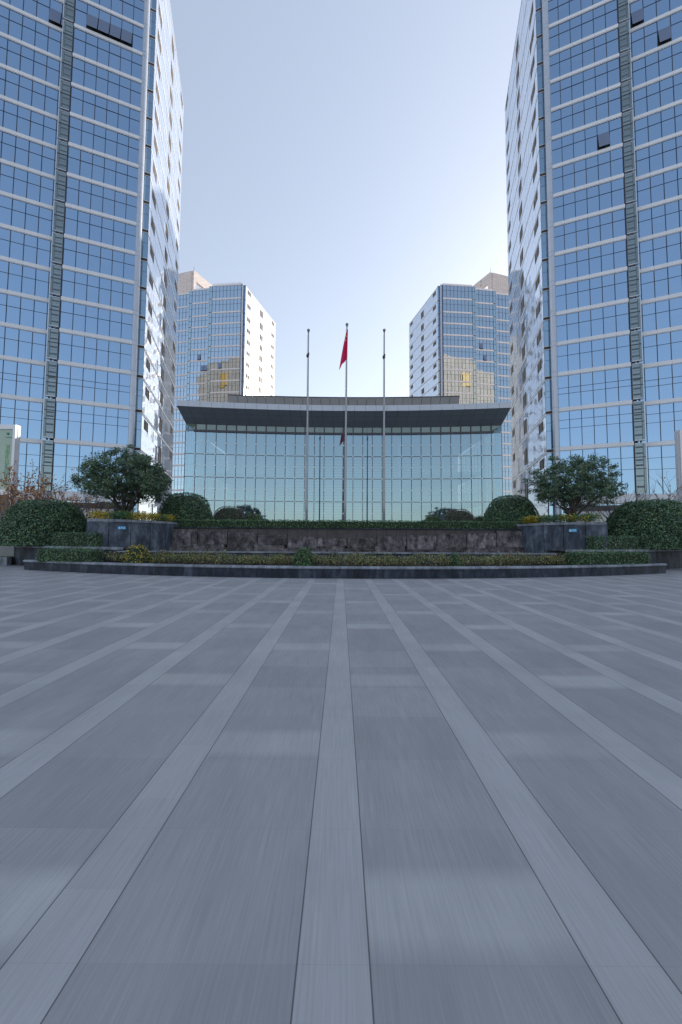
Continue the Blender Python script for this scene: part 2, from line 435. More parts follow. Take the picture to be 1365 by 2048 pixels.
def tower(side, name_label, corner, far, a1, az1, nbays, segs, near, open_set, cat='office tower', bay=1.255, dturn=2.3, grp=None, tail=None, back=None):
    """side=-1: facade runs leftwards from the corner, +1: rightwards"""
    root = empty('office_tower', (corner[0], corner[1], 0), name_label, cat, grp)
    rr = random.Random(int(corner[0] * 10) + 5)
    # floors: list of (z0, z1, transom heights as fractions)
    floors = []
    edges = [BASE - 0.0] + LEVELS + [ROOF]
    for i in range(len(edges) - 1):
        z0 = edges[i] + (0.28 if i else 0.02); z1 = edges[i + 1] - 0.28
        if i in (0, 1): tr = (0.52, 0.76)
        elif i == 2: tr = (0.43, 0.62)
        elif i >= len(edges) - 3: tr = (0.60,) if near else (0.6,)
        else: tr = (0.60,)
        floors.append((z0, z1, tr))
    az = az1
    P = a1
    footprint = []
    for k in range(segs):
        nb = nbays[min(k, len(nbays) - 1)]
        d = dirv(az); u = (d[0] * side, d[1] * side)      # direction of travel away from the corner
        if u[0] * side < 0: u = (-u[0], -u[1])
        L = nb * bay
        n = (u[1], -u[0])
        if n[1] > 0: n = (-n[0], -n[1])
        def q(s, o=0.0): return (P[0] + u[0] * s + n[0] * o, P[1] + u[1] * s + n[1] * o)
        def wb(mb, s0, s1, o0, o1, z0, z1, m=0, t=0.5):
            c = [q(s0, o1), q(s1, o1), q(s1, o0), q(s0, o0)]
            if u[0] < 0: c = [c[1], c[0], c[3], c[2]]
            mb.hexa([(x, y, z0) for x, y in c], [(x, y, z1) for x, y in c], m, t)
        def pane(mb, s0, s1, o, z0, z1, m, t, tilt=0.0, tw=0.0):
            a, b = q(s0, o + tw), q(s1, o - tw)
            pts = [(a[0], a[1], z0), (b[0], b[1], z0), (b[0] + n[0] * tilt, b[1] + n[1] * tilt, z1), (a[0] + n[0] * tilt, a[1] + n[1] * tilt, z1)]
            if u[0] < 0: pts = [pts[1], pts[0], pts[3], pts[2]]
            mb.face(pts, m, t)
        footprint.append(q(0, -0.06)); footprint.append(q(L, -0.06))
        visible = k < (2 if near else 4)
        for fi, (z0, z1, trs) in enumerate(floors):
            mb = MB(); mull = MB()
            for b in range(nb):
                hs = [z0] + [z0 + (z1 - z0) * t for t in trs] + [z1]
                for j in range(len(hs) - 1):
                    base_t = 0.06 + 0.10 * rr.random()
                    r0 = rr.random()
                    if j == len(hs) - 2: base_t += 0.16 + (0.20 if r0 < 0.22 else 0)
                    elif r0 < 0.14: base_t += 0.30
                    elif r0 < 0.3: base_t += 0.12
                    if (k, fi, b) in open_set and j == len(hs) - 3 + (len(hs) > 3):
                        # sash tilted out at the foot, dark gap under it
                        wb(mb, b * bay + 0.05, (b + 1) * bay - 0.05, -0.05, -0.01, hs[j], hs[j + 1], 2)
                        a0, a1_ = q(b * bay + 0.05, 0.36), q((b + 1) * bay - 0.05, 0.36)
                        c0, c1 = q(b * bay + 0.05, 0.06), q((b + 1) * bay - 0.05, 0.06)
                        pts = [(a0[0], a0[1], hs[j] + 0.06), (a1_[0], a1_[1], hs[j] + 0.06), (c1[0], c1[1], hs[j + 1]), (c0[0], c0[1], hs[j + 1])]
                        if u[0] < 0: pts = [pts[1], pts[0], pts[3], pts[2]]
                        mb.face(pts, 3, 0.9)
                        continue
                    # some rooms show a strip of blind or a pale column behind the glass
                    tl = rr.uniform(-0.006, 0.006); tw = rr.uniform(-0.004, 0.004)
                    if near and j == 0 and r0 > 0.80:
                        h2 = hs[j + 1] - (hs[j + 1] - hs[j]) * rr.uniform(0.15, 0.45)
                        pane(mb, b * bay, (b + 1) * bay, 0, hs[j], h2, 0, base_t, tl / 2, 0)
                        pane(mb, b * bay + 0.1, (b + 1) * bay, 0, h2, hs[j + 1], 0, base_t + 0.3, 0, 0)
                        pane(mb, b * bay, b * bay + 0.1, 0, h2, hs[j + 1], 0, base_t, 0, 0)
                    elif near and j == 0 and r0 > 0.66:
                        sp = rr.uniform(0.25, 0.8) * bay; w = rr.uniform(0.1, 0.3)
                        s_a, s_b = b * bay + sp, min((b + 1) * bay, b * bay + sp + w)
                        pane(mb, b * bay, s_a, 0, hs[j], hs[j + 1], 0, base_t)
                        pane(mb, s_a, s_b, 0, hs[j], hs[j + 1], 0, base_t + 0.22)
                        pane(mb, s_b, (b + 1) * bay, 0, hs[j], hs[j + 1], 0, base_t)
                    else:
                        pane(mb, b * bay, (b + 1) * bay, 0, hs[j], hs[j + 1], 0, base_t, tl, tw)
                mw = 0.026 if near else 0.045
                wb(mb, b * bay - mw, b * bay + mw, 0.002, 0.05, z0, z1, 1)
                for t in trs:
                    zz = z0 + (z1 - z0) * t
                    thin = 0.017 if near else 0.02
                    wb(mb, b * bay + mw, (b + 1) * bay - mw, 0.002, 0.035, zz - thin, zz + thin, 1)
            wb(mb, L - 0.035, L + 0.035, 0.002, 0.05, z0, z1, 1)
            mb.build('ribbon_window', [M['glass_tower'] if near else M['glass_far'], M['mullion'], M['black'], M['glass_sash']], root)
        for fi, z in enumerate([BASE - 0.5] + LEVELS + [ROOF]):
            mb = MB()
            h = 0.20 if fi else 0.48
            if fi == len(LEVELS) + 1: h = 0.26
            for b in range(nb):
                wb(mb, b * bay + 0.006, (b + 1) * bay - 0.006, -0.05, 0.10, z - h, z + h, 0)
            wb(mb, 0, L, -0.05, 0.05, z - h - 0.075, z - h - 0.01, 0)
            wb(mb, 0, L, -0.05, 0.05, z + h + 0.01, z + h + 0.075, 0)
            wb(mb, 0.001, L - 0.001, -0.05, 0.02, z - h - 0.09, z + h + 0.09, 1)
            mb.build('spandrel_band', [M['band'], M['mullion']], root)
        # projecting glass bay at the end of the run, one box per floor, and the recess behind
        bw = 1.05
        for fi, (z0, z1, trs) in enumerate(floors):
            f = MB()
            zz0, zz1 = z0 + 0.02, z1 + 0.30
            if fi == len(floors) - 1: zz1 = z1 + 0.1
            o1 = 0.10
            fr = 0.045
            e0, e1 = L + 0.03, L + 0.05 + bw
            wb(f, e0, e0 + fr, 0.02, o1, zz0, zz1, 2)
            wb(f, e1 - fr, e1 + 0.02, -0.35, o1 + 0.02, zz0, zz1, 0)
            wb(f, e0 + fr, e1 - fr, -0.3, o1, zz0, zz0 + 0.07, 0)
            wb(f, e0 + fr, e1 - fr, 0.02, o1, zz1 - 0.06, zz1, 0)
            for t in trs:
                zt = z0 + (z1 - z0) * t
                wb(f, e0 + fr, e1 - fr, 0.05, o1, zt - 0.045, zt + 0.045, 2)
            fo = f.build('glass_bay', [M['frame_light'], M['mullion'], M['mullion']], root)
            gl = MB()
            hs = [zz0 + 0.07] + [z0 + (z1 - z0) * t for t in trs] + [zz1 - 0.06]
            for j in range(len(hs) - 1):
                a_, b_ = hs[j], hs[j + 1]
                hh = b_ - a_
                pane(gl, e0 + fr, e1 - fr, 0.07, a_, b_, 0, 0.35 + 0.4 * (j % 2) + rr.uniform(-.1, .1))
                # structure seen behind the glass
                s_in = e1 - fr - 0.24
                pane(gl, s_in, s_in + 0.07, 0.073, a_ + hh * 0.04, b_ - hh * 0.04, 1, 0)
                pane(gl, s_in + 0.13, s_in + 0.15, 0.073, a_ + hh * 0.04, b_ - hh * 0.04, 1, 0)
                for c0 in ((0.22, 0.66) if near else ()):
                    if hh > 1.0 or c0 > 0.5:
                        pane(gl, e0 + fr + 0.05, s_in - 0.005, 0.073, a_ + hh * c0, a_ + hh * c0 + 0.20, 1, 0)
                if near: pane(gl, e0 + fr + 0.03, s_in - 0.005, 0.073, a_ + hh * 0.52, a_ + hh * 0.52 + 0.03, 1, 0)
            gl.build('bay_pane', [M['glass_box'] if near else M['glass_bayfar'], M['baybar'] if 'baybar' in M else M['mullion']], fo)
        # return glass between this run and the next, and the post carrying the bays
        az_n = az + (-dturn * 1 if side < 0 else dturn)
        step = 1.12
        B = (P[0] + u[0] * (L + 0.45) - n[0] * step, P[1] + u[1] * (L + 0.45) - n[1] * step)
        rt = MB()
        a = q(L, -0.04)
        for fi, (z0, z1, trs) in enumerate(floors):
            pts = [(a[0], a[1], z0 - 0.56), (B[0], B[1], z0 - 0.56), (B[0], B[1], z1), (a[0], a[1], z1)]
            if u[0] < 0: pts = pts[::-1]
            rt.face(pts, 0, 0.1); rt.face(pts[::-1], 0, 0.1)
        wb(rt, L + 0.72, L + 0.84, -0.30, -0.12, BASE, ROOF - 0.3, 1)
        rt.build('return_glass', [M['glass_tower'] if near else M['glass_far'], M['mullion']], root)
        footprint.append(B)
        P = B
        az = az_n
    # unbuilt run beyond the photograph's edge, plain glass, added to close the plan and shade the plaza
    end = tail
    # side face towards the gap between the towers
    dx, dy = far[0] - corner[0], far[1] - corner[1]
    SL = math.hypot(dx, dy); su = (dx / SL, dy / SL)
    sn = (su[1], -su[0])
    if sn[0] * side > 0: sn = (-sn[0], -sn[1])          # outward: towards the axis
    def sq(s, o=0.0): return (corner[0] + su[0] * s + sn[0] * o, corner[1] + su[1] * s + sn[1] * o)
    flip = side > 0
    def swb(mb, s0, s1, o0, o1, z0, z1, m=0, t=0.5):
        c = [sq(s0, o1), sq(s1, o1), sq(s1, o0), sq(s0, o0)]
        if flip: c = [c[1], c[0], c[3], c[2]]
        mb.hexa([(x, y, z0) for x, y in c], [(x, y, z1) for x, y in c], m, t)
    def spane(mb, s0, s1, o, z0, z1, m, t, tw=0.0, tl=0.0):
        a, b = sq(s0, o + tw), sq(s1, o - tw)
        pts = [(a[0], a[1], z0), (b[0], b[1], z0), (b[0] + sn[0] * tl, b[1], z1), (a[0] + sn[0] * tl, a[1], z1)]
        if flip: pts = [pts[1], pts[0], pts[3], pts[2]]
        mb.face(pts, m, t)
    npan = 17
    pw = SL / npan
    for fi, (z0, z1, trs) in enumerate(floors):
        mb = MB()
        zb0 = z0 - 0.28 if fi else 2.4
        zb1 = z1 + 0.28 - 0.42
        if fi == 0: mids = [(zb0, 6.6), (6.6, 9.8), (9.8, zb1)]
        else: mids = [(zb0, zb0 + (zb1 - zb0) * 0.56), (zb0 + (zb1 - zb0) * 0.56, zb1)]
        for i in range(npan):
            for (ya, yb) in mids:
                spane(mb, i * pw + 0.012, (i + 1) * pw - 0.012, 0, ya + 0.015, yb - 0.015, 0, rr.uniform(0.2, 0.8), rr.uniform(-0.006, 0.006), rr.uniform(-0.006, 0.006))
        swb(mb, 0, SL, -0.12, -0.03, zb0, zb1, 1)
        mb.build('side_cladding', [M['panel_side'], M['mullion']], root)
        bb = MB()
        swb(bb, 0, SL, -0.10, 0.03, zb1 + 0.05, z1 + 0.28 - 0.10, 0)
        swb(bb, 0, SL, -0.10, -0.02, zb1, z1 + 0.28, 1)
        bb.build('side_band', [M['band'], M['mullion']], root)
        top = z1 + 0.28
        H = z1 - z0 + 0.56
        for wi, (s0, s1) in enumerate(((1.1, 3.05), (9.3, 11.2), (17.7, 19.65))):
            s0, s1 = s0 * SL / 20.7, s1 * SL / 20.7
            w = MB()
            if wi == 1: zt, zh = top - 0.40 * H, 0.50 * H
            else: zt, zh = top - 0.62, 1.30
            swb(w, s0, s1, -0.02, 0.012, zt - zh, zt, 0)
            for kk in range(1, 5):
                sx = s0 + (s1 - s0) * kk / 5
                swb(w, sx - 0.03, sx + 0.03, 0.012, 0.03, zt - zh, zt, 1 if kk in (2, 3) else 0)
            w.build('louvre_window', [M['louvre'], M['frame_grey'] if 'frame_grey' in M else M['mullion']], root)
    # slot of glass between the side face and the column
    u = dirv(az1); u = (u[0] * side * (1 if u[0] > 0 else -1), u[1] * (side if u[0] > 0 else -side))
    nn = (u[1], -u[0])
    if nn[1] > 0: nn = (-nn[0], -nn[1])
    def cq(s, o=0.0): return (corner[0] + u[0] * s + nn[0] * o, corner[1] + u[1] * s + nn[1] * o)
    def cwb(mb, s0, s1, o0, o1, z0, z1, m=0, t=0.5):
        c = [cq(s0, o1), cq(s1, o1), cq(s1, o0), cq(s0, o0)]
        if u[0] < 0: c = [c[1], c[0], c[3], c[2]]
        mb.hexa([(x, y, z0) for x, y in c], [(x, y, z1) for x, y in c], m, t)
    for fi, (z0, z1, trs) in enumerate(floors):
        mb = MB()
        hs = [z0 - 0.02] + [z0 + (z1 - z0) * t for t in trs] + [z1 + 0.02]
        for j in range(len(hs) - 1):
            cwb(mb, 0.03, 1.0, -0.05, 0, hs[j], hs[j + 1] - 0.04, 0, 0.1 + 0.25 * rr.random() + (0.5 if rr.random() < 0.12 else 0))
        cwb(mb, 0.0, 1.0, -0.06, -0.012, z0 - 0.3, z1 + 0.3, 1)
        cwb(mb, 0.03, 1.0, -0.04, 0.03, z1 + 0.02, z1 + 0.10, 2)
        cwb(mb, 0.03, 1.0, -0.04, 0.03, z1 + 0.44, z1 + 0.52, 2)
        for l in range(4): cwb(mb, 0.04, 1.0, -0.02, 0.01, z1 + 0.125 + l * 0.08, z1 + 0.17 + l * 0.08, 3)
        mb.build('corner_window', [M['glass_slot'], M['mullion'], M['frame_light'], M['louvre']], root)
    # the rounded aluminium column
    col = MB()
    ca = cq(0.99, 0.50)
    cr = 0.36
    ring = 20
    zs = [2.4]
    z = 2.4
    for L0 in LEVELS: zs += [L0 - 0.3, L0 + 0.3]
    zs.append(ROOF + 0.2)
    for z0, z1 in zip(zs, zs[1:]):
        z0 += 0.012; z1 -= 0.012
        for kx in range(ring):
            a0, a1b = 2 * math.pi * kx / ring, 2 * math.pi * (kx + 1) / ring
            p0 = (ca[0] + cr * math.cos(a0), ca[1] + cr * math.sin(a0)); p1 = (ca[0] + cr * math.cos(a1b), ca[1] + cr * math.sin(a1b))
            col.face([(p0[0], p0[1], z0), (p1[0], p1[1], z0), (p1[0], p1[1], z1), (p0[0], p0[1], z1)], 0)
    col.tube([(ca[0], ca[1], 2.4), (ca[0], ca[1], ROOF + 0.1)], cr - 0.02, 16, 1)
    col.build('corner_column', [M['column'], M['mullion']], root, smooth=False)
    # body behind everything: plan polygon, roof and hidden walls, back bulged to block the sun
    bd = MB()
    plan = [cq(0.0, -0.2), cq(1.0, -0.15)] + footprint + [end] + back + [sq(SL, -0.14), sq(0.0, -0.14)]
    zt = ROOF + 0.1
    nn_ = len(plan)
    for i in range(nn_):
        a, b = plan[i], plan[(i + 1) % nn_]
        pts = [(a[0], a[1], 0.01), (b[0], b[1], 0.01), (b[0], b[1], zt), (a[0], a[1], zt)]
        if side > 0: pts = [pts[0], pts[1], pts[2], pts[3]]
        bd.face(pts, 0 if i < len(footprint) + 1 else 1, 0.2)
    bd.face([(p[0], p[1], zt) for p in plan], 1)
    bd.build('tower_body', [M['glass_tower'], M['back_stone']], root)
    return root

M['baybar'] = plain('bay_inner_bar', (0.07, 0.10, 0.12), 0.5, 0, 0.1, 3)
M['frame_grey'] = plain('grey_frame', (0.30, 0.29, 0.29), 0.4, 0.2, 0.05, 3)
# floor index counts from the base: 0 = entrance floor
openL = {(0, 14, b) for b in (1, 2, 3, 4)} | {(1, 14, b) for b in (0, 1)}
openR = {(0, 10, 4), (1, 14, 1), (1, 13, 3)}
TL = tower(-1, 'tall blue glass tower on the left with sunlit bands on its side face', (-25.5, 42.86), (-31.45, 63.05),
           (-26.42, 41.85), 70.3, [6, 6, 6], 3, True, openL, grp='near pair of glass towers', tail=(-88, 30), back=[(-90, 60), (-45, 70), (-40, 72)])
TR = tower(1, 'tall blue glass tower on the right with its bluish side face in shade', (25.9, 42.6), (31.75, 63.0),
           (26.82, 41.68), 110.2, [6, 6, 6], 3, True, openR, grp='near pair of glass towers', tail=(88, 30), back=[(90, 60), (45, 70), (40, 72)])
FLT = tower(-1, 'distant glass block left of the flagpoles with a dazzling sunlit white side wall', (-32.35, 110.4), (-26.3, 130.5),
            (-33.65, 109.6), 95.2, [8, 6, 6], 4, False, {(1, 13, 3), (1, 12, 1), (1, 12, 2), (0, 12, 5)}, bay=1.24, dturn=-2.4, grp='far pair of glass blocks', tail=(-75, 128), back=[(-66, 138), (-30, 136)])
FRT = tower(1, 'distant glass block right of the flagpoles with shaded bluish side wall and dark small windows', (31.88, 110.24), (26.3, 130.2),
            (33.35, 109.25), 86.2, [8, 6, 6], 4, False, {(1, 13, 3), (1, 14, 2)}, bay=1.24, dturn=-2.4, grp='far pair of glass blocks', tail=(75, 128), back=[(66, 138), (30, 136)])

# gold panels added on the sunlit backs of the near towers, for reflections in the far blocks
M['gold'] = plain('gold_reflection_panel', (0.70, 0.40, 0.07), 0.5, 0, 0.1, 0.6)
for root, sx in ((TL, -1), (TR, 1)):
    g_ = MB(); u_ = Vector((-sx * 45, 10, 0)).normalized()
    p0 = Vector((sx * 62, 70 - (17 / 45) * 10, 0)); p1 = Vector((sx * 66.5, 70 - (21.5 / 45) * 10, 0))
    c = [(p0.x, p0.y + .02, 0), (p1.x, p1.y + .02, 0), (p1.x, p1.y + .3, 0), (p0.x, p0.y + .3, 0)]
    if sx < 0: c = [c[1], c[0], c[3], c[2]]
    g_.hexa([(x, y, 73.5) for x, y, _ in c], [(x, y, 80) for x, y, _ in c])
    g_.build('gold_reflection_panel', M['gold'], root)

def roof_screen(root, sx, Yc, tc, kr, kl, hole=True):
    """stone-clad L of screen walls on the roof of a far block, a rectangular opening in its inner arm"""
    cx = tc * Yc
    z0, z1 = ROOF - 0.5, 97.9
    ua = dirv(28 * (1 if sx < 0 else -1)); ub = dirv(-75 * (1 if sx < 0 else -1))
    m = MB()
    def arm(u, s0, s1, za, zb, th=0.9):
        n = (u[1], -u[0])
        if (n[0] * (-sx) < 0): n = (-n[0], -n[1])     # outward normal towards the axis
        if abs(u[1]) < 0.5 and n[1] > 0: n = (-n[0], -n[1])
        c = [(cx + u[0] * s0, Yc + u[1] * s0), (cx + u[0] * s1, Yc + u[1] * s1)]
        c += [(c[1][0] - n[0] * th, c[1][1] - n[1] * th), (c[0][0] - n[0] * th, c[0][1] - n[1] * th)]
        ar = sum(c[i][0] * c[(i + 1) % 4][1] - c[(i + 1) % 4][0] * c[i][1] for i in range(4))
        if ar < 0: c = c[::-1]
        m.hexa([(x, y, za) for x, y in c], [(x, y, zb) for x, y in c])
    arm(ua, 0.0, 1.1, z0, z1); arm(ua, 1.1, 6.4, 94.3, z1); arm(ua, 6.4, 14, z0, z1)
    arm(ub, 0.91, 16, z0, z1)
    m.build('roof_screen_wall', M['roof_stone'], root)
    r = MB(); r.tube([(cx, Yc, z1), (cx, Yc, z1 + 1.3)], 0.05, 6)
    r.build('lightning_rod', M['dark_metal'], root)
roof_screen(FLT, -1, 118, -0.452, 0, 0)
roof_screen(FRT, 1, 118, 0.450, 0, 0)

# roof rail on far blocks
for rt, sx, ax in ((FLT, -1, -33.7), (FRT, 1, 33.4)):
    m = MB()
    pts = [(ax + sx * i * 1.4, 110.1 + 0.12 * i, ROOF + 0.95) for i in range(8)]
    m.tube(pts, 0.045, 6)
    for p in pts: m.tube([p, (p[0], p[1], ROOF)], 0.03, 6)
    m.build('roof_rail', M['frame_light'], rt)

# ------------------------------------------------------------------ podium walls at the foot of the near towers
for sx, lab in ((-1, 'low white panelled podium wall with dark coping behind the orange maples'), (1, 'low white panelled podium wall with dark coping behind the right planting')):
    root = empty('podium_wall', (sx * 34, 37.5, 0), lab, 'wall', 'podium walls of the towers')
    u = dirv(70) if sx < 0 else dirv(110)
    P = (-26.9, 40.4) if sx < 0 else (27.3, 40.2)
    m = MB(); cp = MB(); wh = MB()
    n = (u[1], -u[0]) if (-u[0] < 0) else (-u[1], u[0])
    if n[1] > 0: n = (-n[0], -n[1])
    def bxx(mb, s0, s1, o0, o1, z0, z1):
        q = lambda s, o: (P[0] + sx * abs(u[0]) * s + n[0] * o, P[1] - abs(u[1]) * s + n[1] * o)
        c = [q(s0, o1), q(s1, o1), q(s1, o0), q(s0, o0)]
        if sx < 0: c = [c[1], c[0], c[3], c[2]]
        mb.hexa([(x, y, z0) for x, y in c], [(x, y, z1) for x, y in c])
    for i in range(14):
        bxx(m, i * 2.4 + 0.01, i * 2.4 + 2.39, 0, 0.4, 0, 5.15)
    bxx(cp, -0.2, 34, -0.5, 0.5, 5.15, 5.75)
    m.build('wall_panels', M['wall_white'], root); cp.build('coping', M['dark_metal'], root)

# ------------------------------------------------------------------ the glass hall
HX = 0.25
Rw = 164.0
def arc(x, ymid, Rr=Rw): return ymid - (Rr - math.sqrt(Rr * Rr - x * x))
hall = empty('glass_hall', (HX, 50, 2.4), 'wide glass entrance hall with curved overhanging canopy between the towers', 'building')
YW = 42.0
xs = [-19.2] + [-18.0 + 1.2 * i for i in range(31)] + [19.2]
ZR = [2.4, 3.50, 6.33, 9.19, 12.0, 14.72]
for i in range(len(xs) - 1):
    a, b = xs[i], xs[i + 1]
    ya, yb = arc(a, YW), arc(b, YW)
    m = MB()
    for j in range(5):
        t = random.uniform(-0.004, 0.004)
        m.face([(HX + a, ya, ZR[j]), (HX + b, yb, ZR[j]), (HX + b, yb + t, ZR[j + 1]), (HX + a, ya + t, ZR[j + 1])], 0)
    m.tube([(HX + a, ya - 0.02, 2.4), (HX + a, ya - 0.02, 14.72)], 0.036, 6, 1)
    for z in ZR[1:5]:
        m.tube([(HX + a, ya - 0.02, z), (HX + b, yb - 0.02, z)], 0.032, 6, 1)
    gp = m.build('glass_panel', [M['glass_hall'], M['mullion']], hall)
    if i:
        s = MB()
        for j in range(5):
            zz = (ZR[j] + ZR[j + 1]) / 2 if j else 4.9 - 1.9
            for z in (ZR[j + 1] if j < 4 else None, zz if j else None):
                if z: s.box(HX + a - 0.075, HX + a + 0.075, ya - 0.12, ya + 0.02, z - 0.075, z + 0.075)
        s.build('glass_fitting', M['fitting'], gp)
# side returns
for sx in (-1, 1):
    m = MB()
    x = HX + sx * 19.2; ya = arc(19.2, YW)
    for j in range(5):
        for kk in range(6):
            y0, y1 = ya + kk * 2.4, ya + (kk + 1) * 2.4
            m.face([(x, y0, ZR[j]), (x, y1, ZR[j]), (x, y1, ZR[j + 1]), (x, y0, ZR[j + 1])], 0)
            m.tube([(x, y0, ZR[j]), (x, y0, ZR[j + 1])], 0.03, 6, 1)
    m.face([(x, ya, 14.72), (x, ya + 14.4, 14.72), (x, ya + 14.4, 15.7), (x, ya, 15.7)], 0)
    m.build('side_glazing', [M['glass_hall'], M['mullion']], hall)
# clerestory strip with heavy dark mullions, ends cut on the slant
zc0, zc1 = 14.98, 15.66
for i in range(32):
    a, b = xs[i], xs[i + 1]
    ya, yb = arc(a, YW), arc(b, YW)
    m = MB()
    la, lb = (a, b)
    ta, tb_ = a, b
    if i == 0: la = a + 0.95
    if i == 31: lb = b - 0.95
    m.face([(HX + la, ya + 0.01, zc0), (HX + lb, yb + 0.01, zc0), (HX + tb_, yb + 0.01, zc1), (HX + ta, ya + 0.01, zc1)], 0, random.random())
    if i: m.box(HX + a - 0.07, HX + a + 0.07, ya - 0.06, ya + 0.04, zc0, zc1, 1)
    m.build('clerestory_pane', [M['clerestory'], M['mullion']], hall)
bm_ = MB()
nn_ = 40
for i in range(nn_):
    a = -18.25 + 36.5 * i / nn_; b = -18.25 + 36.5 * (i + 1) / nn_
    ya, yb = arc(a, YW), arc(b, YW)
    bm_.hexa([(HX + a, ya - 0.12, 14.72), (HX + b, yb - 0.12, 14.72), (HX + b, yb + 0.2, 14.72), (HX + a, ya + 0.2, 14.72)],
             [(HX + a, ya - 0.12, zc0), (HX + b, yb - 0.12, zc0), (HX + b, yb + 0.2, zc0), (HX + a, ya + 0.2, zc0)])
bm_.build('transom_beam', M['mullion'], hall)
# canopy
YF = 39.75; RF = 142.0
def yf(x): return YF - (RF - math.sqrt(RF * RF - x * x))
fx = [-19.2 + 38.4 * i / 30 for i in range(31)]
fa = MB(); so = MB(); ct = MB()
for i in range(30):
    a, b = fx[i] + 0.012, fx[i + 1] - 0.012
    a_, b_ = HX + a, HX + b
    fa.hexa([(a_, yf(a), 16.93), (b_, yf(b), 16.93), (b_, yf(b) + 0.25, 16.93), (a_, yf(a) + 0.25, 16.93)],
            [(a_, yf(a), 17.60), (b_, yf(b), 17.60), (b_, yf(b) + 0.25, 17.60), (a_, yf(a) + 0.25, 17.60)], 0)
    for j in range(3):
        t0, t1 = j / 3 + 0.004, (j + 1) / 3 - 0.004
        def sp(x, t):
            y0, y1 = yf(x) + 0.04, arc(x, YW) - 0.005
            return (HX + x, y0 + (y1 - y0) * t, 16.92 + (15.67 - 16.92) * t)
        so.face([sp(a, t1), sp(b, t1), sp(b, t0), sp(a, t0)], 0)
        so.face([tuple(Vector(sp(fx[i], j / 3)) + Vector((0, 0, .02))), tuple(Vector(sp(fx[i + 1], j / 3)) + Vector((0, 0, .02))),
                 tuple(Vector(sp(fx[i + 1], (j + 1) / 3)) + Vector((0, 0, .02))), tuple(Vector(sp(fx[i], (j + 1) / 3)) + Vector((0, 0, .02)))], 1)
    ct.face([(HX + fx[i], yf(fx[i]) + 0.2, 17.55), (HX + fx[i + 1], yf(fx[i + 1]) + 0.2, 17.55), (HX + fx[i + 1], 56, 17.55), (HX + fx[i], 56, 17.55)])
for sx in (-1, 1):
    x = HX + sx * 19.19
    fa.face([(x, yf(19.2), 16.93), (x, arc(19.2, YW), 15.68), (x, 56, 15.68), (x, 56, 17.56), (x, yf(19.2) + 0.26, 17.56), (x, yf(19.2) + 0.26, 16.93)][::sx], 0)
fa.build('canopy_fascia', M['fascia'], hall)
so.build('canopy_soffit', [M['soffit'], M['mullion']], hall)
ct.build('canopy_roof', M['roofing'], hall)
# roof screen above the canopy
for i in range(25):
    a, b = -14.6 + 29.2 * i / 25, -14.6 + 29.2 * (i + 1) / 25
    m = MB()
    def Y2(x): return arc(x, 43.0)
    def pp(x, z, off=0):
        k = 1.0 - (0.025 if z < 18 else 0)
        return (HX + x * k, Y2(x) - (0.25 if z > 18 else 0) + off, z)
    m.hexa([pp(a + .03, 17.5), pp(b - .03, 17.5), pp(b - .03, 17.5, .1), pp(a + .03, 17.5, .1)],
           [pp(a + .03, 19.75), pp(b - .03, 19.75), pp(b - .03, 19.75, .1), pp(a + .03, 19.75, .1)], 0)
    m.hexa([pp(a, 17.5, .05), pp(b, 17.5, .05), pp(b, 17.5, .12), pp(a, 17.5, .12)],
           [pp(a, 19.70, .05), pp(b, 19.70, .05), pp(b, 19.70, .12), pp(a, 19.70, .12)], 1)
    m.hexa([pp(a, 19.76, -.04), pp(b, 19.76, -.04), pp(b, 19.76, .16), pp(a, 19.76, .16)],
           [pp(a, 19.86, -.04), pp(b, 19.86, -.04), pp(b, 19.86, .16), pp(a, 19.86, .16)], 1)
    m.build('roof_screen_panel', [M['parapet'], M['mullion']], hall)
# interior
m = MB()
m.box(HX - 19.0, HX + 19.0, 55.8, 56, 2.4, 15.6, 0)
m.face([(HX - 19.0, 41.2, 2.43), (HX + 19.0, 41.2, 2.43), (HX + 19, 56, 2.43), (HX - 19, 56, 2.43)], 1)
m.face([(HX - 19.0, 42.2, 15.64), (HX + 19.0, 42.2, 15.64), (HX + 19, 56, 15.64), (HX - 19, 56, 15.64)], 1)
for z in np.arange(3.0, 15.4, 0.45):
    m.box(HX - 12.0, HX + 12.0, 55.70, 55.79, z, z + 0.05, 1)
m.build('interior_wall', [M['interior'], M['interior_dark']], hall)
for x in (-18, -12.6, -7.2, 7.2, 12.6, 18.0):
    m = MB(); m.tube([(HX + x, 43.4, 2.4), (HX + x, 43.4, 15.6)], 0.22, 12)
    m.build('interior_column', M['wall_white'], hall)
for sx in (-1, 1):
    m = MB()
    for z in (6.4, 10.6):
        m.box(HX + sx * 14.6 - 4.2, HX + sx * 14.6 + 4.2, 46, 55.7, z, z + 0.35)
        for k in range(8): m.tube([(HX + sx * 14.6 - 4.2 + 1.2 * k, 46, z + .35), (HX + sx * 14.6 - 4.2 + 1.2 * k, 46, z + 1.4)], 0.03, 5)
        m.tube([(HX + sx * 14.6 - 4.2, 46, z + 1.4), (HX + sx * 14.6 + 4.2, 46, z + 1.4)], 0.04, 6)
    m.build('gallery_floor', M['wall_white'], hall)

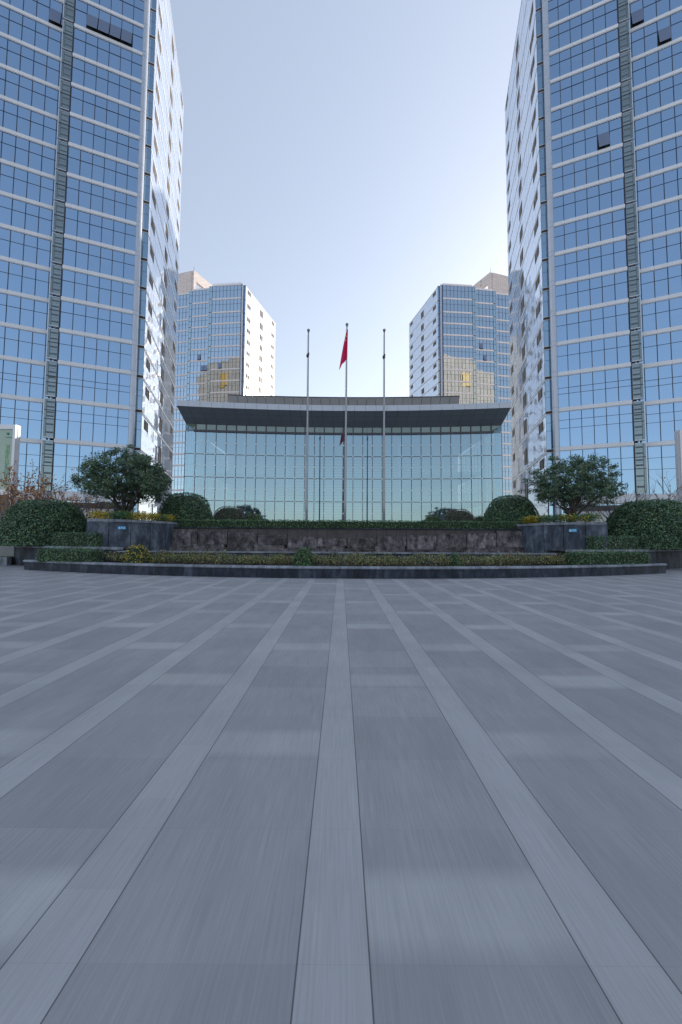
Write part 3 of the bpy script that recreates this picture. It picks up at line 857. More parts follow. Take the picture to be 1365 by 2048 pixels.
# ------------------------------------------------------------------ flagpoles and flag
def flagpole(x, y, top, lean, label):
    root = empty('flagpole', (x, y, 2.4), label, 'flagpole', 'flagpoles in front of the glass hall')
    m = MB(); m.tube([(x, y, 2.4), (x, y, 2.46)], 0.28, 20); m.build('base_plate', M['pole'], root)
    m = MB()
    tx = x + lean
    n = 8
    m.tube([(x + (tx - x) * i / n, y, 2.4 + (top - 2.4) * i / n) for i in range(n + 1)], [0.115 - 0.060 * i / n for i in range(n + 1)], 16)
    m.build('shaft', M['pole'], root, smooth=True)
    m = MB(); m.sphere((tx, y, top + 0.14), 0.135, 20, 12); m.tube([(tx, y, top - .05), (tx, y, top + .06)], 0.075, 12)
    m.build('finial_ball', M['ball'], root, smooth=True)
    m = MB(); 
    m.tube([(tx - 0.10, y - .02, top - 0.3), (x - 0.12, y - .02, 4.0)], 0.008, 4)
    m.build('halyard', M['dark_metal'], root)
    return root, tx
YP = 29.5
def zt(v, Y):  # height of image row v at distance Y on the axis
    t = (CY - v) / F
    return EYE + Y * (math.sin(PITCH) + t * math.cos(PITCH)) / (math.cos(PITCH) - t * math.sin(PITCH))
pL, _ = flagpole(-0.1012 * YP, YP, zt(664, YP), -0.01, 'bare steel flagpole, leftmost of the three, shorter than the middle one')
pC, cxp = flagpole(0.0112 * YP, YP, zt(652, YP), 0.10, 'tallest steel flagpole, the middle one, carrying the red flag')
pR, _ = flagpole(0.1258 * YP, YP, zt(663, YP), 0.04, 'bare steel flagpole, rightmost of the three')
for root, tx, y, z in ((pL, -0.1012 * YP - 0.05, YP, zt(712, YP)), (pR, 0.1258 * YP + 0.0, YP, zt(714, YP))):
    m = MB(); m.sphere((tx, y - 0.02, z), 0.13, 10, 8, sz=1.5); m.sphere((tx + 0.07, y, z + 0.2), 0.08, 8, 6, sz=1.6)
    m.build('halyard_clip', M['dark_metal'], root)
# limp flag: folded cloth hanging from the halyard
mf, nt, out = mat('red_flag_cloth')
p = nd(nt, 'ShaderNodeBsdfPrincipled'); nt.links.new(ramp(nt, noise(nt, wpos(nt), 1.5), [(0.3, (0.62, 0.010, 0.10)), (0.7, (0.75, 0.02, 0.14))]), p.inputs['Base Color'])
p.inputs['Roughness'].default_value = 0.7
tr = nd(nt, 'ShaderNodeBsdfTranslucent'); tr.inputs['Color'].default_value = (0.7, 0.02, 0.12, 1)
mx = nd(nt, 'ShaderNodeMixShader'); mx.inputs[0].default_value = 0.4
nt.links.new(p.outputs[0], mx.inputs[1]); nt.links.new(tr.outputs[0], mx.inputs[2]); nt.links.new(mx.outputs[0], out.inputs[0])
M['flag'] = mf
M['star'] = plain('yellow_star', (0.75, 0.55, 0.03), 0.6, 0, 0.02, 4)
fz1, fz0 = zt(660, YP), zt(717, YP)
NV, NU = 24, 14
m = MB(); grid = []
# left edge hangs from the top of the hoist down to a low tail
hx = lambda t: cxp - 0.015 - 0.095 * (0)
for j in range(NV + 1):
    t = j / NV
    row = []
    for i in range(NU + 1):
        s = i / NU
        xr = cxp + 0.09 - 0.05 * t
        drop = (fz1 - fz0)
        # right (hoist) edge vertical; free edge falls away to the lower left
        x = xr - s * (0.10 + 0.62 * t ** 0.9)
        z = fz1 - t * drop - s * (0.08 + 0.95 * t ** 1.5)
        y = YP - 0.10 - 0.13 * math.sin(s * 9.5 + t * 2.2) * (0.25 + t) * (0.35 + s * 0.65)
        row.append((x, y, z))
    grid.append(row)
for j in range(NV):
    for i in range(NU):
        m.face([grid[j + 1][i + 1], grid[j + 1][i], grid[j][i], grid[j][i + 1]], 0)
flag = m.build('flag', M['flag'], org=(cxp, YP, fz1), smooth=True)
tag(flag, 'red flag with small yellow stars hanging limp from the middle flagpole', 'flag')
def star(j, i, r):
    c = Vector(grid[j][i]) + Vector((0, -0.05, 0))
    m = MB(); pts = []
    for k in range(10):
        a = math.pi / 2 + k * math.pi / 5; rr_ = r if k % 2 == 0 else r * 0.45
        pts.append((c.x + rr_ * 0.8 * math.cos(a), c.y, c.z + rr_ * math.sin(a)))
    m.face(pts)
    m.build('star', M['star'], flag)
star(5, 6, 0.09); star(8, 9, 0.10); star(6, 10, 0.06)

# ------------------------------------------------------------------ leaf helpers
def leaves(mb, pts, nrm, size, tints, rng, jitter=0.9, asp=0.55):
    """one bent leaf (two quads folded at the rib is too fine here: a rhomb) per point"""
    N = len(pts)
    d = nrm + rng.normal(0, jitter, (N, 3)); d /= np.linalg.norm(d, axis=1)[:, None]
    r = rng.normal(0, 1, (N, 3)); a = np.cross(d, r); a /= np.linalg.norm(a, axis=1)[:, None]
    b = np.cross(d, a)
    sz = size * rng.uniform(0.6, 1.35, N)[:, None]
    a = a * sz * 0.5; b = b * sz * 0.5 * asp
    base = len(mb.v)
    vs = np.stack([pts - a, pts + b * 1.0, pts + a, pts - b * 1.0], 1).reshape(-1, 3)
    mb.v += [tuple(x) for x in vs]
    mb.f += [(base + 4 * i, base + 4 * i + 1, base + 4 * i + 2, base + 4 * i + 3) for i in range(N)]
    mb.m += [0] * N; mb.t += [float(x) for x in tints]

def fbm(p, sc):
    return mnoise.fractal(Vector(p) * sc, 1.0, 2.0, 3)

def dome_bush(name, label, cat, c, rx, ry, z0, h, n, size, mt, group=None, seed=1, lump=0.07, flat=0.0):
    rng = np.random.default_rng(seed)
    ph = rng.uniform(0, 2 * np.pi, n)
    u = rng.uniform(-0.06, 1, n)
    th = np.arcsin(np.clip(u, -0.06, 1))
    ca, sa = np.cos(th), np.sin(th)
    # squarish dome: widest a little above the foot
    prof = ca ** (0.72)
    d = np.stack([np.cos(ph) * prof, np.sin(ph) * prof, np.maximum(sa, -0.02)], 1)
    l = np.array([fbm(x, 3.0) for x in d * 1.0])
    k = 1 + lump * 0.6 * l + rng.uniform(-0.03, 0.02, n)
    P = np.stack([c[0] + d[:, 0] * rx * k, c[1] + d[:, 1] * ry * k, z0 + 0.08 + np.abs(d[:, 2]) * h * k], 1)
    nr = np.stack([d[:, 0] / rx, d[:, 1] / ry, d[:, 2] / h + .1], 1); nr /= np.linalg.norm(nr, axis=1)[:, None]
    l2 = np.array([fbm(x + 7, 1.6) for x in P])
    t = np.clip(0.46 + 0.30 * l2 + rng.normal(0, 0.30, n), 0, 1)  # wide tone spread also paints leaf highlights and dark gaps into the colour
    t = np.where(rng.random(n) < 0.01, 1.0, t * 0.92)
    mb = MB(); leaves(mb, P, nr, size, t, rng, 0.8)
    root = empty(name, (c[0], c[1], z0), label, cat, group)
    mb.build('foliage', mt, root)
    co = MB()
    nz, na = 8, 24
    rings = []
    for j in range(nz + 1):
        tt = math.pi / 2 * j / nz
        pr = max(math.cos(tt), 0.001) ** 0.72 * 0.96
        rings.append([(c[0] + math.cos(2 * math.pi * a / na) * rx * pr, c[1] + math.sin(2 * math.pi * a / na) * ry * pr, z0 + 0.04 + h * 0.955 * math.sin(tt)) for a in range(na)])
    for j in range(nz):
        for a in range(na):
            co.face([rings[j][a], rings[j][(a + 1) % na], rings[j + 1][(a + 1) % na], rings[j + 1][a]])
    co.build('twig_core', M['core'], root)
    return root

def hedge(name, label, cat, path, width, z0, z1, dens, size, mt, seed=3, group=None, rag=0.04, kind=None):
    """clipped hedge along a 2D path"""
    rng = np.random.default_rng(seed)
    mb = MB(); co = MB()
    for (a, b) in zip(path, path[1:]):
        a = np.array(a); b = np.array(b); L = np.linalg.norm(b - a); u = (b - a) / L; n = np.array([u[1], -u[0]])
        H = z1 - z0
        per = 2 * H + width
        N = int(dens * L * per)
        s = rng.uniform(-0.03, L + 0.03, N); w = rng.uniform(0, per, N)
        off = np.where(w < H, width / 2, np.where(w < H + width, width / 2 - (w - H), -width / 2))
        z = np.where(w < H, w, np.where(w < H + width, H, per - w)) + z0
        nr = np.zeros((N, 3)); nr[:, :2] = np.where((w < H)[:, None], n, np.where((w > H + width)[:, None], -n, 0)); nr[:, 2] = ((w >= H) & (w <= H + width))
        P = np.stack([a[0] + u[0] * s + n[0] * off, a[1] + u[1] * s + n[1] * off, z], 1)
        P += nr * rng.uniform(-0.08, rag, N)[:, None]
        l = np.array([fbm(x, 2.2) for x in P])
        P[:, 2] += 0.05 * l
        t = np.clip(0.45 + 0.35 * l + rng.normal(0, 0.2, N), 0, 1)
        leaves(mb, P, nr, size, t, rng, 0.6)
        # end caps
        for e, sg in ((a, -1), (b, 1)):
            Nc = int(dens * H * width)
            o = rng.uniform(-width / 2, width / 2, Nc)
            Pc = np.stack([e[0] + n[0] * o, e[1] + n[1] * o, rng.uniform(z0, z1, Nc)], 1)
            nn = np.zeros((Nc, 3)); nn[:, :2] = u * sg
            leaves(mb, Pc, nn, size, rng.uniform(0.2, 0.8, Nc), rng, 0.6)
        w2 = width / 2 - 0.07
        c = [a + n * w2, b + n * w2, b - n * w2, a - n * w2]
        if u[0] < 0 or (u[0] == 0): pass
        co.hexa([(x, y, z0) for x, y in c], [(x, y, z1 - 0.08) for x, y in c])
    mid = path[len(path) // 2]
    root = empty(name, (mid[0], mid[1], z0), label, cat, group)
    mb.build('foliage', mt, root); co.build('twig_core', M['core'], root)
    return root

# ------------------------------------------------------------------ planters
CC = (0.2, 62.3)                                          # centre of the plaza arcs
def arcpt(x, r): return CC[1] - math.sqrt(r * r - (x - CC[0]) ** 2)
def arc_wall(mb, x0, x1, r, th, z0, z1, slab, m=0, lip=0.0, round_=False, gap=0.006, rnd=None):
    """curved wall of separate slabs; front face at radius r"""
    rnd = rnd or random.Random(3)
    a0, a1 = math.asin((x0 - CC[0]) / r), math.asin((x1 - CC[0]) / r)
    L = (a1 - a0) * r
    x = 0.0
    while x < L - 0.05:
        w = min(L - x, slab * rnd.uniform(0.8, 1.25))
        s0, s1 = a0 + (x + gap) / r, a0 + (x + w - gap) / r
        t = rnd.random()
        sub = 1 if w < 0.9 else 2
        for k in range(sub):
            t0, t1 = s0 + (s1 - s0) * k / sub, s0 + (s1 - s0) * (k + 1) / sub
            def P(a, rr_): return (CC[0] + rr_ * math.sin(a), CC[1] - rr_ * math.cos(a))
            ro = r + lip
            if round_:
                prof = [(ro - 0.10, z0), (ro - 0.02, z0 + 0.015), (ro, z0 + (z1 - z0) * 0.4), (ro - 0.015, z0 + (z1 - z0) * 0.75), (ro - 0.06, z1), (r - th, z1), (r - th, z0)]
                A = [(*P(t0, q[0]), q[1]) for q in prof]; B = [(*P(t1, q[0]), q[1]) for q in prof]
                for i in range(len(prof)):
                    j = (i + 1) % len(prof)
                    mb.face([A[i], B[i], B[j], A[j]], m, t)
                mb.face(A[::-1], m, t); mb.face(B, m, t)
            else:
                c = [P(t0, ro), P(t1, ro), P(t1, r - th), P(t0, r - th)]
                mb.hexa([(q[0], q[1], z0) for q in c], [(q[0], q[1], z1) for q in c], m, t)
        x += w
    return

bed = empty('planter_bed', (0.2, 16, 0), 'long low curved planter of dark granite with rounded grey cap, in front of the fountain', 'planter')
m = MB(); arc_wall(m, -17.2, 17.7, 47.0, 0.22, 0.0, 0.40, 0.62, rnd=random.Random(4)); m.build('curb_wall', M['granite'], bed)
m = MB(); arc_wall(m, -17.25, 17.75, 47.0, 0.30, 0.402, 0.53, 1.55, lip=0.045, round_=True, gap=0.003); m.build('cap', M['cap'], bed)
m = MB()
for i in range(30):
    a, b = -17.1 + 34.7 * i / 30, -17.1 + 34.7 * (i + 1) / 30
    m.face([(a, arcpt(a, 46.8), 0.44), (b, arcpt(b, 46.8), 0.44), (b, arcpt(b, 42.5), 0.46), (a, arcpt(a, 42.5), 0.46)])
m.build('soil', M['soil'], bed)

for sx, x0, x1, lab in ((-1, -20.6, -12.0, 'dark granite planter wall at the left end under the big round bush'),
                        (1, 12.4, 27.5, 'dark granite planter wall at the right end under the big round bush')):
    root = empty('planter_wall', ((x0 + x1) / 2, arcpt((x0 + x1) / 2, 45.6), 0), lab, 'planter', 'granite planter walls')
    m = MB(); arc_wall(m, x0, x1, 45.6, 0.3, 0.0, 1.11, 1.15, rnd=random.Random(9 + sx)); 
    xe = x0 if sx < 0 else x1
    ye = arcpt(xe, 45.6)
    m.box(xe - 0.15, xe + 0.15, ye + 0.02, ye + 5.0, 0.0, 1.11)
    m.build('wall_slabs', M['granite'], root)
    m = MB(); arc_wall(m, x0 - 0.02, x1 + 0.02, 45.6, 0.36, 1.112, 1.25, 1.3, lip=0.02, gap=0.004)
    m.box(xe - 0.18, xe + 0.18, ye + 0.02, ye + 5.0, 1.112, 1.25)
    m.build('cap', M['cap'], root)
    m = MB()
    for i in range(8):
        a, b = x0 + (x1 - x0) * i / 8, x0 + (x1 - x0) * (i + 1) / 8
        m.face([(a, arcpt(a, 45.3), 1.15), (b, arcpt(b, 45.3), 1.15), (b, 25.5, 1.15), (a, 25.5, 1.15)])
    m.build('soil', M['soil'], root)

def drum(cx, cy, rad, lab, sign_u):
    root = empty('round_planter', (cx, cy, 0), lab, 'planter', 'round granite tree planters')
    rnd = random.Random(int(cx * 3) + 70)
    m = MB(); c = MB(); n = 22
    for i in range(n):
        a0, a1 = 2 * math.pi * i / n, 2 * math.pi * (i + 1) / n
        out_ = math.cos((a0 + a1) / 2) * (-1 if cx < 0 else 1)
        if out_ > -0.12: continue                      # the outer part runs back under the big bush
        t = rnd.random(); sub = 4
        for k in range(sub):
            b0 = a0 + (a1 - a0) * k / sub + (0.0035 if k == 0 else 0); b1 = a0 + (a1 - a0) * (k + 1) / sub - (0.0035 if k == sub - 1 else 0)
            P = lambda a, r: (cx + r * math.cos(a), cy + r * math.sin(a))
            q = [P(b0, rad), P(b1, rad), P(b1, rad - .3), P(b0, rad - .3)]
            q = [q[0], q[1], q[2], q[3]]
            m.hexa([(*x, 0.3) for x in q[::-1]], [(*x, 2.64) for x in q[::-1]], 0, t)
            q = [P(b0, rad + .03), P(b1, rad + .03), P(b1, rad - .4), P(b0, rad - .4)]
            c.hexa([(*x, 2.665) for x in q[::-1]], [(*x, 2.81) for x in q[::-1]], 0, t)
    m.build('wall_slabs', M['granite_light'], root); c.build('cap', M['cap'], root)
    k = -1 if cx < 0 else 1
    s = MB(); s.face([(cx + (rad - .2) * max(-2, min(2, math.cos(2 * math.pi * i / 24) if math.cos(2 * math.pi * i / 24) * k < -0.15 else -0.15 * k)), cy + (rad - .2) * math.sin(2 * math.pi * i / 24), 2.74) for i in range(24)])
    bw_ = MB(); xa = cx - k * rad * 0.15
    bw_.box(xa - .12, xa + .12, cy - rad + .12, cy + rad - .12, 0.3, 2.64); bw_.build('return_wall', M['granite_light'], root)
    s.build('soil', M['soil'], root)
    # blue notice
    az = math.atan2(sign_u[1] - cy, sign_u[0] - cx)
    o = Vector((cx + (rad + .02) * math.cos(az), cy + (rad + .02) * math.sin(az), 2.33))
    tn = Vector((-math.sin(az), math.cos(az), 0)); nr = Vector((math.cos(az), math.sin(az), 0))
    if tn.x < 0: tn = -tn
    sg = MB()
    def rect(mb, u0, u1, v0, v1, o_, mm=0):
        mb.face([tuple(o + tn * u0 + Vector((0, 0, v0)) + nr * o_), tuple(o + tn * u1 + Vector((0, 0, v0)) + nr * o_), tuple(o + tn * u1 + Vector((0, 0, v1)) + nr * o_), tuple(o + tn * u0 + Vector((0, 0, v1)) + nr * o_)], mm)
    W, H = 0.19, 0.09
    P8 = []
    for (u_, n_) in ((-W, 0), (W, 0)): pass
    def corner(u_, v_, n_): return tuple(o + tn * u_ + Vector((0, 0, v_)) + nr * n_)
    sg.hexa([corner(-W, -H, .03), corner(W, -H, .03), corner(W, -H, -.01), corner(-W, -H, -.01)], [corner(-W, H, .03), corner(W, H, .03), corner(W, H, -.01), corner(-W, H, -.01)])
    so_ = sg.build('notice_plate', M['sign_blue'], org=tuple(o))
    tag(so_, 'small blue notice plate on the ' + ('left' if cx < 0 else 'right') + ' round planter', 'sign', 'blue notices on the round planters')
    ink = MB()
    # ring pictogram with a hand, and two lines of four characters
    for k in range(16):
        a = 2 * math.pi * k / 16; b = 2 * math.pi * (k + 1) / 16
        cu, cv, ro, ri = -0.115, -0.01, 0.052, 0.040
        ink.face([corner(cu + ri * math.cos(a), cv + ri * math.sin(a), .034), corner(cu + ro * math.cos(a), cv + ro * math.sin(a), .034),
                  corner(cu + ro * math.cos(b), cv + ro * math.sin(b), .034), corner(cu + ri * math.cos(b), cv + ri * math.sin(b), .034)])
    rect(ink, -0.13, -0.10, -0.035, 0.02, .034); rect(ink, -0.145, -0.085, -0.02, -0.005, .035)
    rq = random.Random(11)
    for rowv in (0.022, -0.040):
        for k in range(4):
            u0 = -0.03 + k * 0.05
            for v in (0.0, 0.013, 0.026):
                rect(ink, u0 + rq.uniform(0, .008), u0 + 0.038 - rq.uniform(0, .008), rowv + v, rowv + v + 0.006, .034)
            for h_ in (0.006, 0.018, 0.029):
                if rq.random() < 0.8: rect(ink, u0 + h_, u0 + h_ + 0.006, rowv, rowv + 0.034, .035)
    ink.build('lettering', M['white_ink'], so_)
    return root
drum(-14.75, 22.8, 3.75, 'round dark granite planter on the left holding a dense tree', (-12.65, 19.7))
drum(15.5, 22.85, 3.68, 'round dark granite planter on the right holding a spreading tree', (13.45, 19.8))

# ------------------------------------------------------------------ fountain
ft = empty('fountain_wall', (0.4, 22.6, 0.4), 'stained rough stone cascade wall of the fountain under the long hedge', 'fountain')
m = MB()
rnd = random.Random(5)
x = -11.4
k = 0
m.box(-11.7, 12.5, 22.62, 22.74, 0.4, 2.42, 0, 0.35)
# smooth coursed panels along the top and heavy rock-faced blocks stepping forward below, V-shaped towards the middle
W = 23.5
for i in range(12):
    x0 = -11.35 + i * (W / 12); x1 = x0 + W / 12
    mid = abs((x0 + x1) / 2 - 0.4) / (W / 2)
    top = 1.72 + 0.62 * mid + rnd.uniform(-0.04, 0.04)
    lo = 1.12 + 0.16 * (i % 2) + rnd.uniform(-0.05, 0.05)
    m.box(x0 + .025, x1 - .025, 22.36, 22.62, lo + .05, top, 0, rnd.uniform(.25, 1))
    m.box(x0 + .03, x1 - .03, 22.34, 22.61, top + .001, top + .035, 0, 1.0)  # thin ledge, tone raised to paint the top-edge highlight
    m.box(x0 - .12, x1 - .19, 22.09, 22.60, lo + .001, lo + .035, 0, 1.0)  # same painted highlight along the lower block's top edge
    m.box(x0 + .01 - 0.15, x1 - .01 - 0.15, 22.12, 22.62 - .001, 0.72, lo, 0, rnd.uniform(.3, 1))
    for q in range(3):
        xa = x0 + (x1 - x0) * q / 3; xb = x0 + (x1 - x0) * (q + 1) / 3
        m.box(xa + .008, xb - .008, 22.56, 22.622, top + .04, 2.41, 1, rnd.uniform(.15, .5))
m.build('rock_face', [M['fountain'], M['fountain_top']], ft)
m = MB()
m.box(-11.8, 12.6, 22.45, 22.80, 2.425, 2.49); m.build('top_course', M['granite'], ft)
# basin lip
m = MB()
def basin_y(x): return 18.45 + 0.0
for i in range(22):
    a = -12.0 + 23.6 * i / 22; b = a + 23.6 / 22
    m.box(a + .004, b - .004, 18.30, 18.70, 0.985, 1.06)
m.build('basin_rim', M['cap'], ft)
m = MB()
for i in range(24):
    a = -11.8 + 23.2 * i / 24; b = a + 23.2 / 24
    m.box(a + .006, b - .006, 18.42, 18.60, 0.4, 0.98, 0, rnd.random())
m.build('basin_wall', M['granite_light'], ft)
m = MB(); m.box(-11.9, 12.0, 18.62, 22.6, 0.4, 0.72); m.build('basin_floor', M['granite'], ft)
# dark recess walls beside the drums
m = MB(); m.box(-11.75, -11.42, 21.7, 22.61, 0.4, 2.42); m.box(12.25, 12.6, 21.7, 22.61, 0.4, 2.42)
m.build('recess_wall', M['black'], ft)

# ------------------------------------------------------------------ planting
hedge('long_hedge', 'long clipped green hedge running along the top of the fountain wall', 'hedge', [(-12.6, 23.25), (0, 23.25), (12.9, 23.25)], 0.8, 2.42, 3.0, 240, 0.085, M['leaf_hedge'], 21)
hedge('clipped_hedge', 'short clipped hedge beside the big left bush, on the planter wall', 'hedge', [(-16.6, 20.12), (-13.5, 19.08)], 0.5, 1.2, 2.02, 300, 0.09, M['leaf_dome'], 22, 'short clipped hedges')
hedge('clipped_hedge', 'short clipped hedge beside the big right bush, on the planter wall', 'hedge', [(13.95, 19.12), (17.4, 20.35)], 0.5, 1.2, 2.0, 300, 0.09, M['leaf_dome'], 23, 'short clipped hedges')
hedge('bed_hedge', 'low loose hedge at the left end of the curved bed', 'hedge', [(-15.9, 18.35), (-12.4, 17.45)], 0.7, 0.46, 1.12, 260, 0.085, M['leaf_hedge'], 24, 'low hedges in the curved bed', rag=0.10)
hedge('bed_hedge', 'low boxy hedge at the right end of the curved bed', 'hedge', [(11.7, 17.4), (16.5, 18.75)], 0.7, 0.46, 1.12, 260, 0.085, M['leaf_hedge'], 25, 'low hedges in the curved bed', rag=0.08)

dome_bush('dome_bush', 'big domed green bush on the planter wall at the far left', 'bush', (-18.95, 21.95), 2.52, 2.0, 1.2, 2.85, 15000, 0.12, M['leaf_dome'], 'large domed bushes', 31)
dome_bush('dome_bush', 'big domed green bush on the planter wall at the far right', 'bush', (20.05, 22.0), 2.95, 2.0, 1.2, 3.1, 17000, 0.12, M['leaf_dome'], 'large domed bushes', 32)
dome_bush('dome_bush', 'dark domed bush right beside the left round planter, above the fountain wall', 'bush', (-11.55, 25.4), 1.95, 1.8, 2.4, 2.62, 9500, 0.10, M['leaf_dome'], 'large domed bushes', 33)
dome_bush('dome_bush', 'dark domed bush left beside the right round planter, above the fountain wall', 'bush', (12.65, 25.4), 1.95, 1.8, 2.4, 2.58, 9500, 0.10, M['leaf_dome'], 'large domed bushes', 34)
dome_bush('reddish_bush', 'low reddish-brown domed bush in front of the left half of the glass hall', 'bush', (-8.75, 26.6), 1.35, 1.2, 2.4, 1.78, 3800, 0.075, M['leaf_red'], 'low reddish domed bushes', 35)
dome_bush('reddish_bush', 'low reddish-brown domed bush in front of the right half of the glass hall', 'bush', (9.2, 26.6), 1.32, 1.2, 2.4, 1.66, 3800, 0.075, M['leaf_red'], 'low reddish domed bushes', 36)
dome_bush('small_bush', 'small light green domed bush between the left reddish bush and the flagpoles', 'bush', (-7.15, 27.6), 0.8, 0.8, 2.4, 1.28, 1500, 0.07, M['leaf_lime'], 'small light green bushes', 37)
dome_bush('small_bush', 'small light green domed bush between the flagpoles and the right reddish bush', 'bush', (7.4, 27.6), 0.8, 0.8, 2.4, 1.25, 1500, 0.07, M['leaf_lime'], 'small light green bushes', 38)
dome_bush('small_bush', 'small light green bush squeezed between the right reddish bush and the dark dome', 'bush', (10.95, 26.9), 0.6, 0.6, 2.4, 1.2, 900, 0.07, M['leaf_lime'], 'small light green bushes', 39)
dome_bush('ball_shrub', 'small round green shrub alone among the roses left of centre', 'bush', (-1.78, 16.35), 0.46, 0.42, 0.44, 0.80, 1500, 0.07, M['leaf_hedge'], None, 40, lump=0.12)
dome_bush('ball_shrub', 'small loose green shrub among the roses on the right', 'bush', (5.55, 16.7), 0.26, 0.24, 0.44, 0.60, 420, 0.07, M['leaf_hedge'], None, 41, lump=0.2)
dome_bush('ball_shrub', 'small yellowish shrub in the bed before the left round planter', 'bush', (-10.2, 17.25), 0.62, 0.4, 0.44, 0.86, 700, 0.07, M['leaf_yellow'], None, 42, lump=0.3)

# roses: airy low plants scattered through the bed, one ground-cover mass
rng = np.random.default_rng(50)
mb = MB()
for i in range(760):
    x = rng.uniform(-12.3, 11.9)
    y = arcpt(x, 46.3) + rng.uniform(0, 1.5)
    h = rng.uniform(0.36, 0.68) * (0.8 + 0.35 * fbm((x, y, 0), 0.8))
    n = int(rng.integers(24, 46))
    P = np.stack([x + rng.normal(0, 0.13, n), y + rng.normal(0, 0.13, n), 0.46 + h * rng.beta(2.2, 1.3, n) * 1.1], 1)
    nn = np.zeros((n, 3)); nn[:, 2] = 1
    leaves(mb, P, nn, 0.065, np.clip(rng.normal(0.62, 0.25, n), 0, 1), rng, 0.8)
    for q in range(3):
        mb.tube([(x, y, 0.44), (x + rng.normal(0, .08), y + rng.normal(0, .08), 0.46 + h)], 0.006, 3, 1, cap=False)
o = mb.build('rose_planting', [M['leaf_rose'], M['bark']])
tag(o, 'airy low rose plants filling the curved bed before the fountain', 'ground cover', kind='stuff')
for i, (x, lab) in enumerate(((11.0, 'pink rose bloom near the right hedge of the bed'), (8.3, 'small pink rose bloom right of the centre of the bed'))):
    y = arcpt(x, 46.3) + 0.3
    m = MB()
    for q in range(7):
        a = q * 0.9; m.sphere((x + .02 * math.cos(a), y + .02 * math.sin(a), 1.0), 0.030, 6, 5)
    tag(m.build('rose_bloom', M['petal'], org=(x, y, 1.0)), lab, 'flower', 'pink roses')

# golden shrubs along the drums' rims
def rim_row(cx, cy, rad, a0, a1, n, seed, lab, mixf):
    rng = np.random.default_rng(seed)
    root = empty('golden_shrub_row', (cx, cy, 2.74), lab, 'shrubs', 'shrub rows on the round planters')
    gy, gg = MB(), MB()
    for i in range(n):
        a = rng.uniform(R(a0), R(a1)); r = rad - 0.45 - abs(rng.normal(0, 0.45))
        x, y = cx + r * math.cos(a), cy + r * math.sin(a)
        kk = int(rng.integers(40, 64)); h = rng.uniform(0.40, 0.62)
        P = np.stack([x + rng.normal(0, 0.16, kk), y + rng.normal(0, 0.16, kk), 2.76 + h * rng.beta(2.2, 1.2, kk)], 1)
        nn = np.zeros((kk, 3)); nn[:, 2] = 1
        green = fbm((a * 2.2 + seed, 0, 0), 1.0) > mixf
        leaves(gg if green else gy, P, nn, 0.075, np.clip(rng.normal(0.5, 0.25, kk), 0, 1), rng, 0.9)
    gy.build('golden_foliage', M['leaf_yellow'], root)
    gg.build('green_foliage', M['leaf_hedge'], root)
rim_row(-14.75, 22.8, 3.75, 278, 385, 210, 3, 'golden and green low shrubs along the rim of the left round planter', 0.12)
rim_row(15.5, 22.85, 3.68, 155, 262, 210, 8, 'golden and green low shrubs along the rim of the right round planter', -0.02)

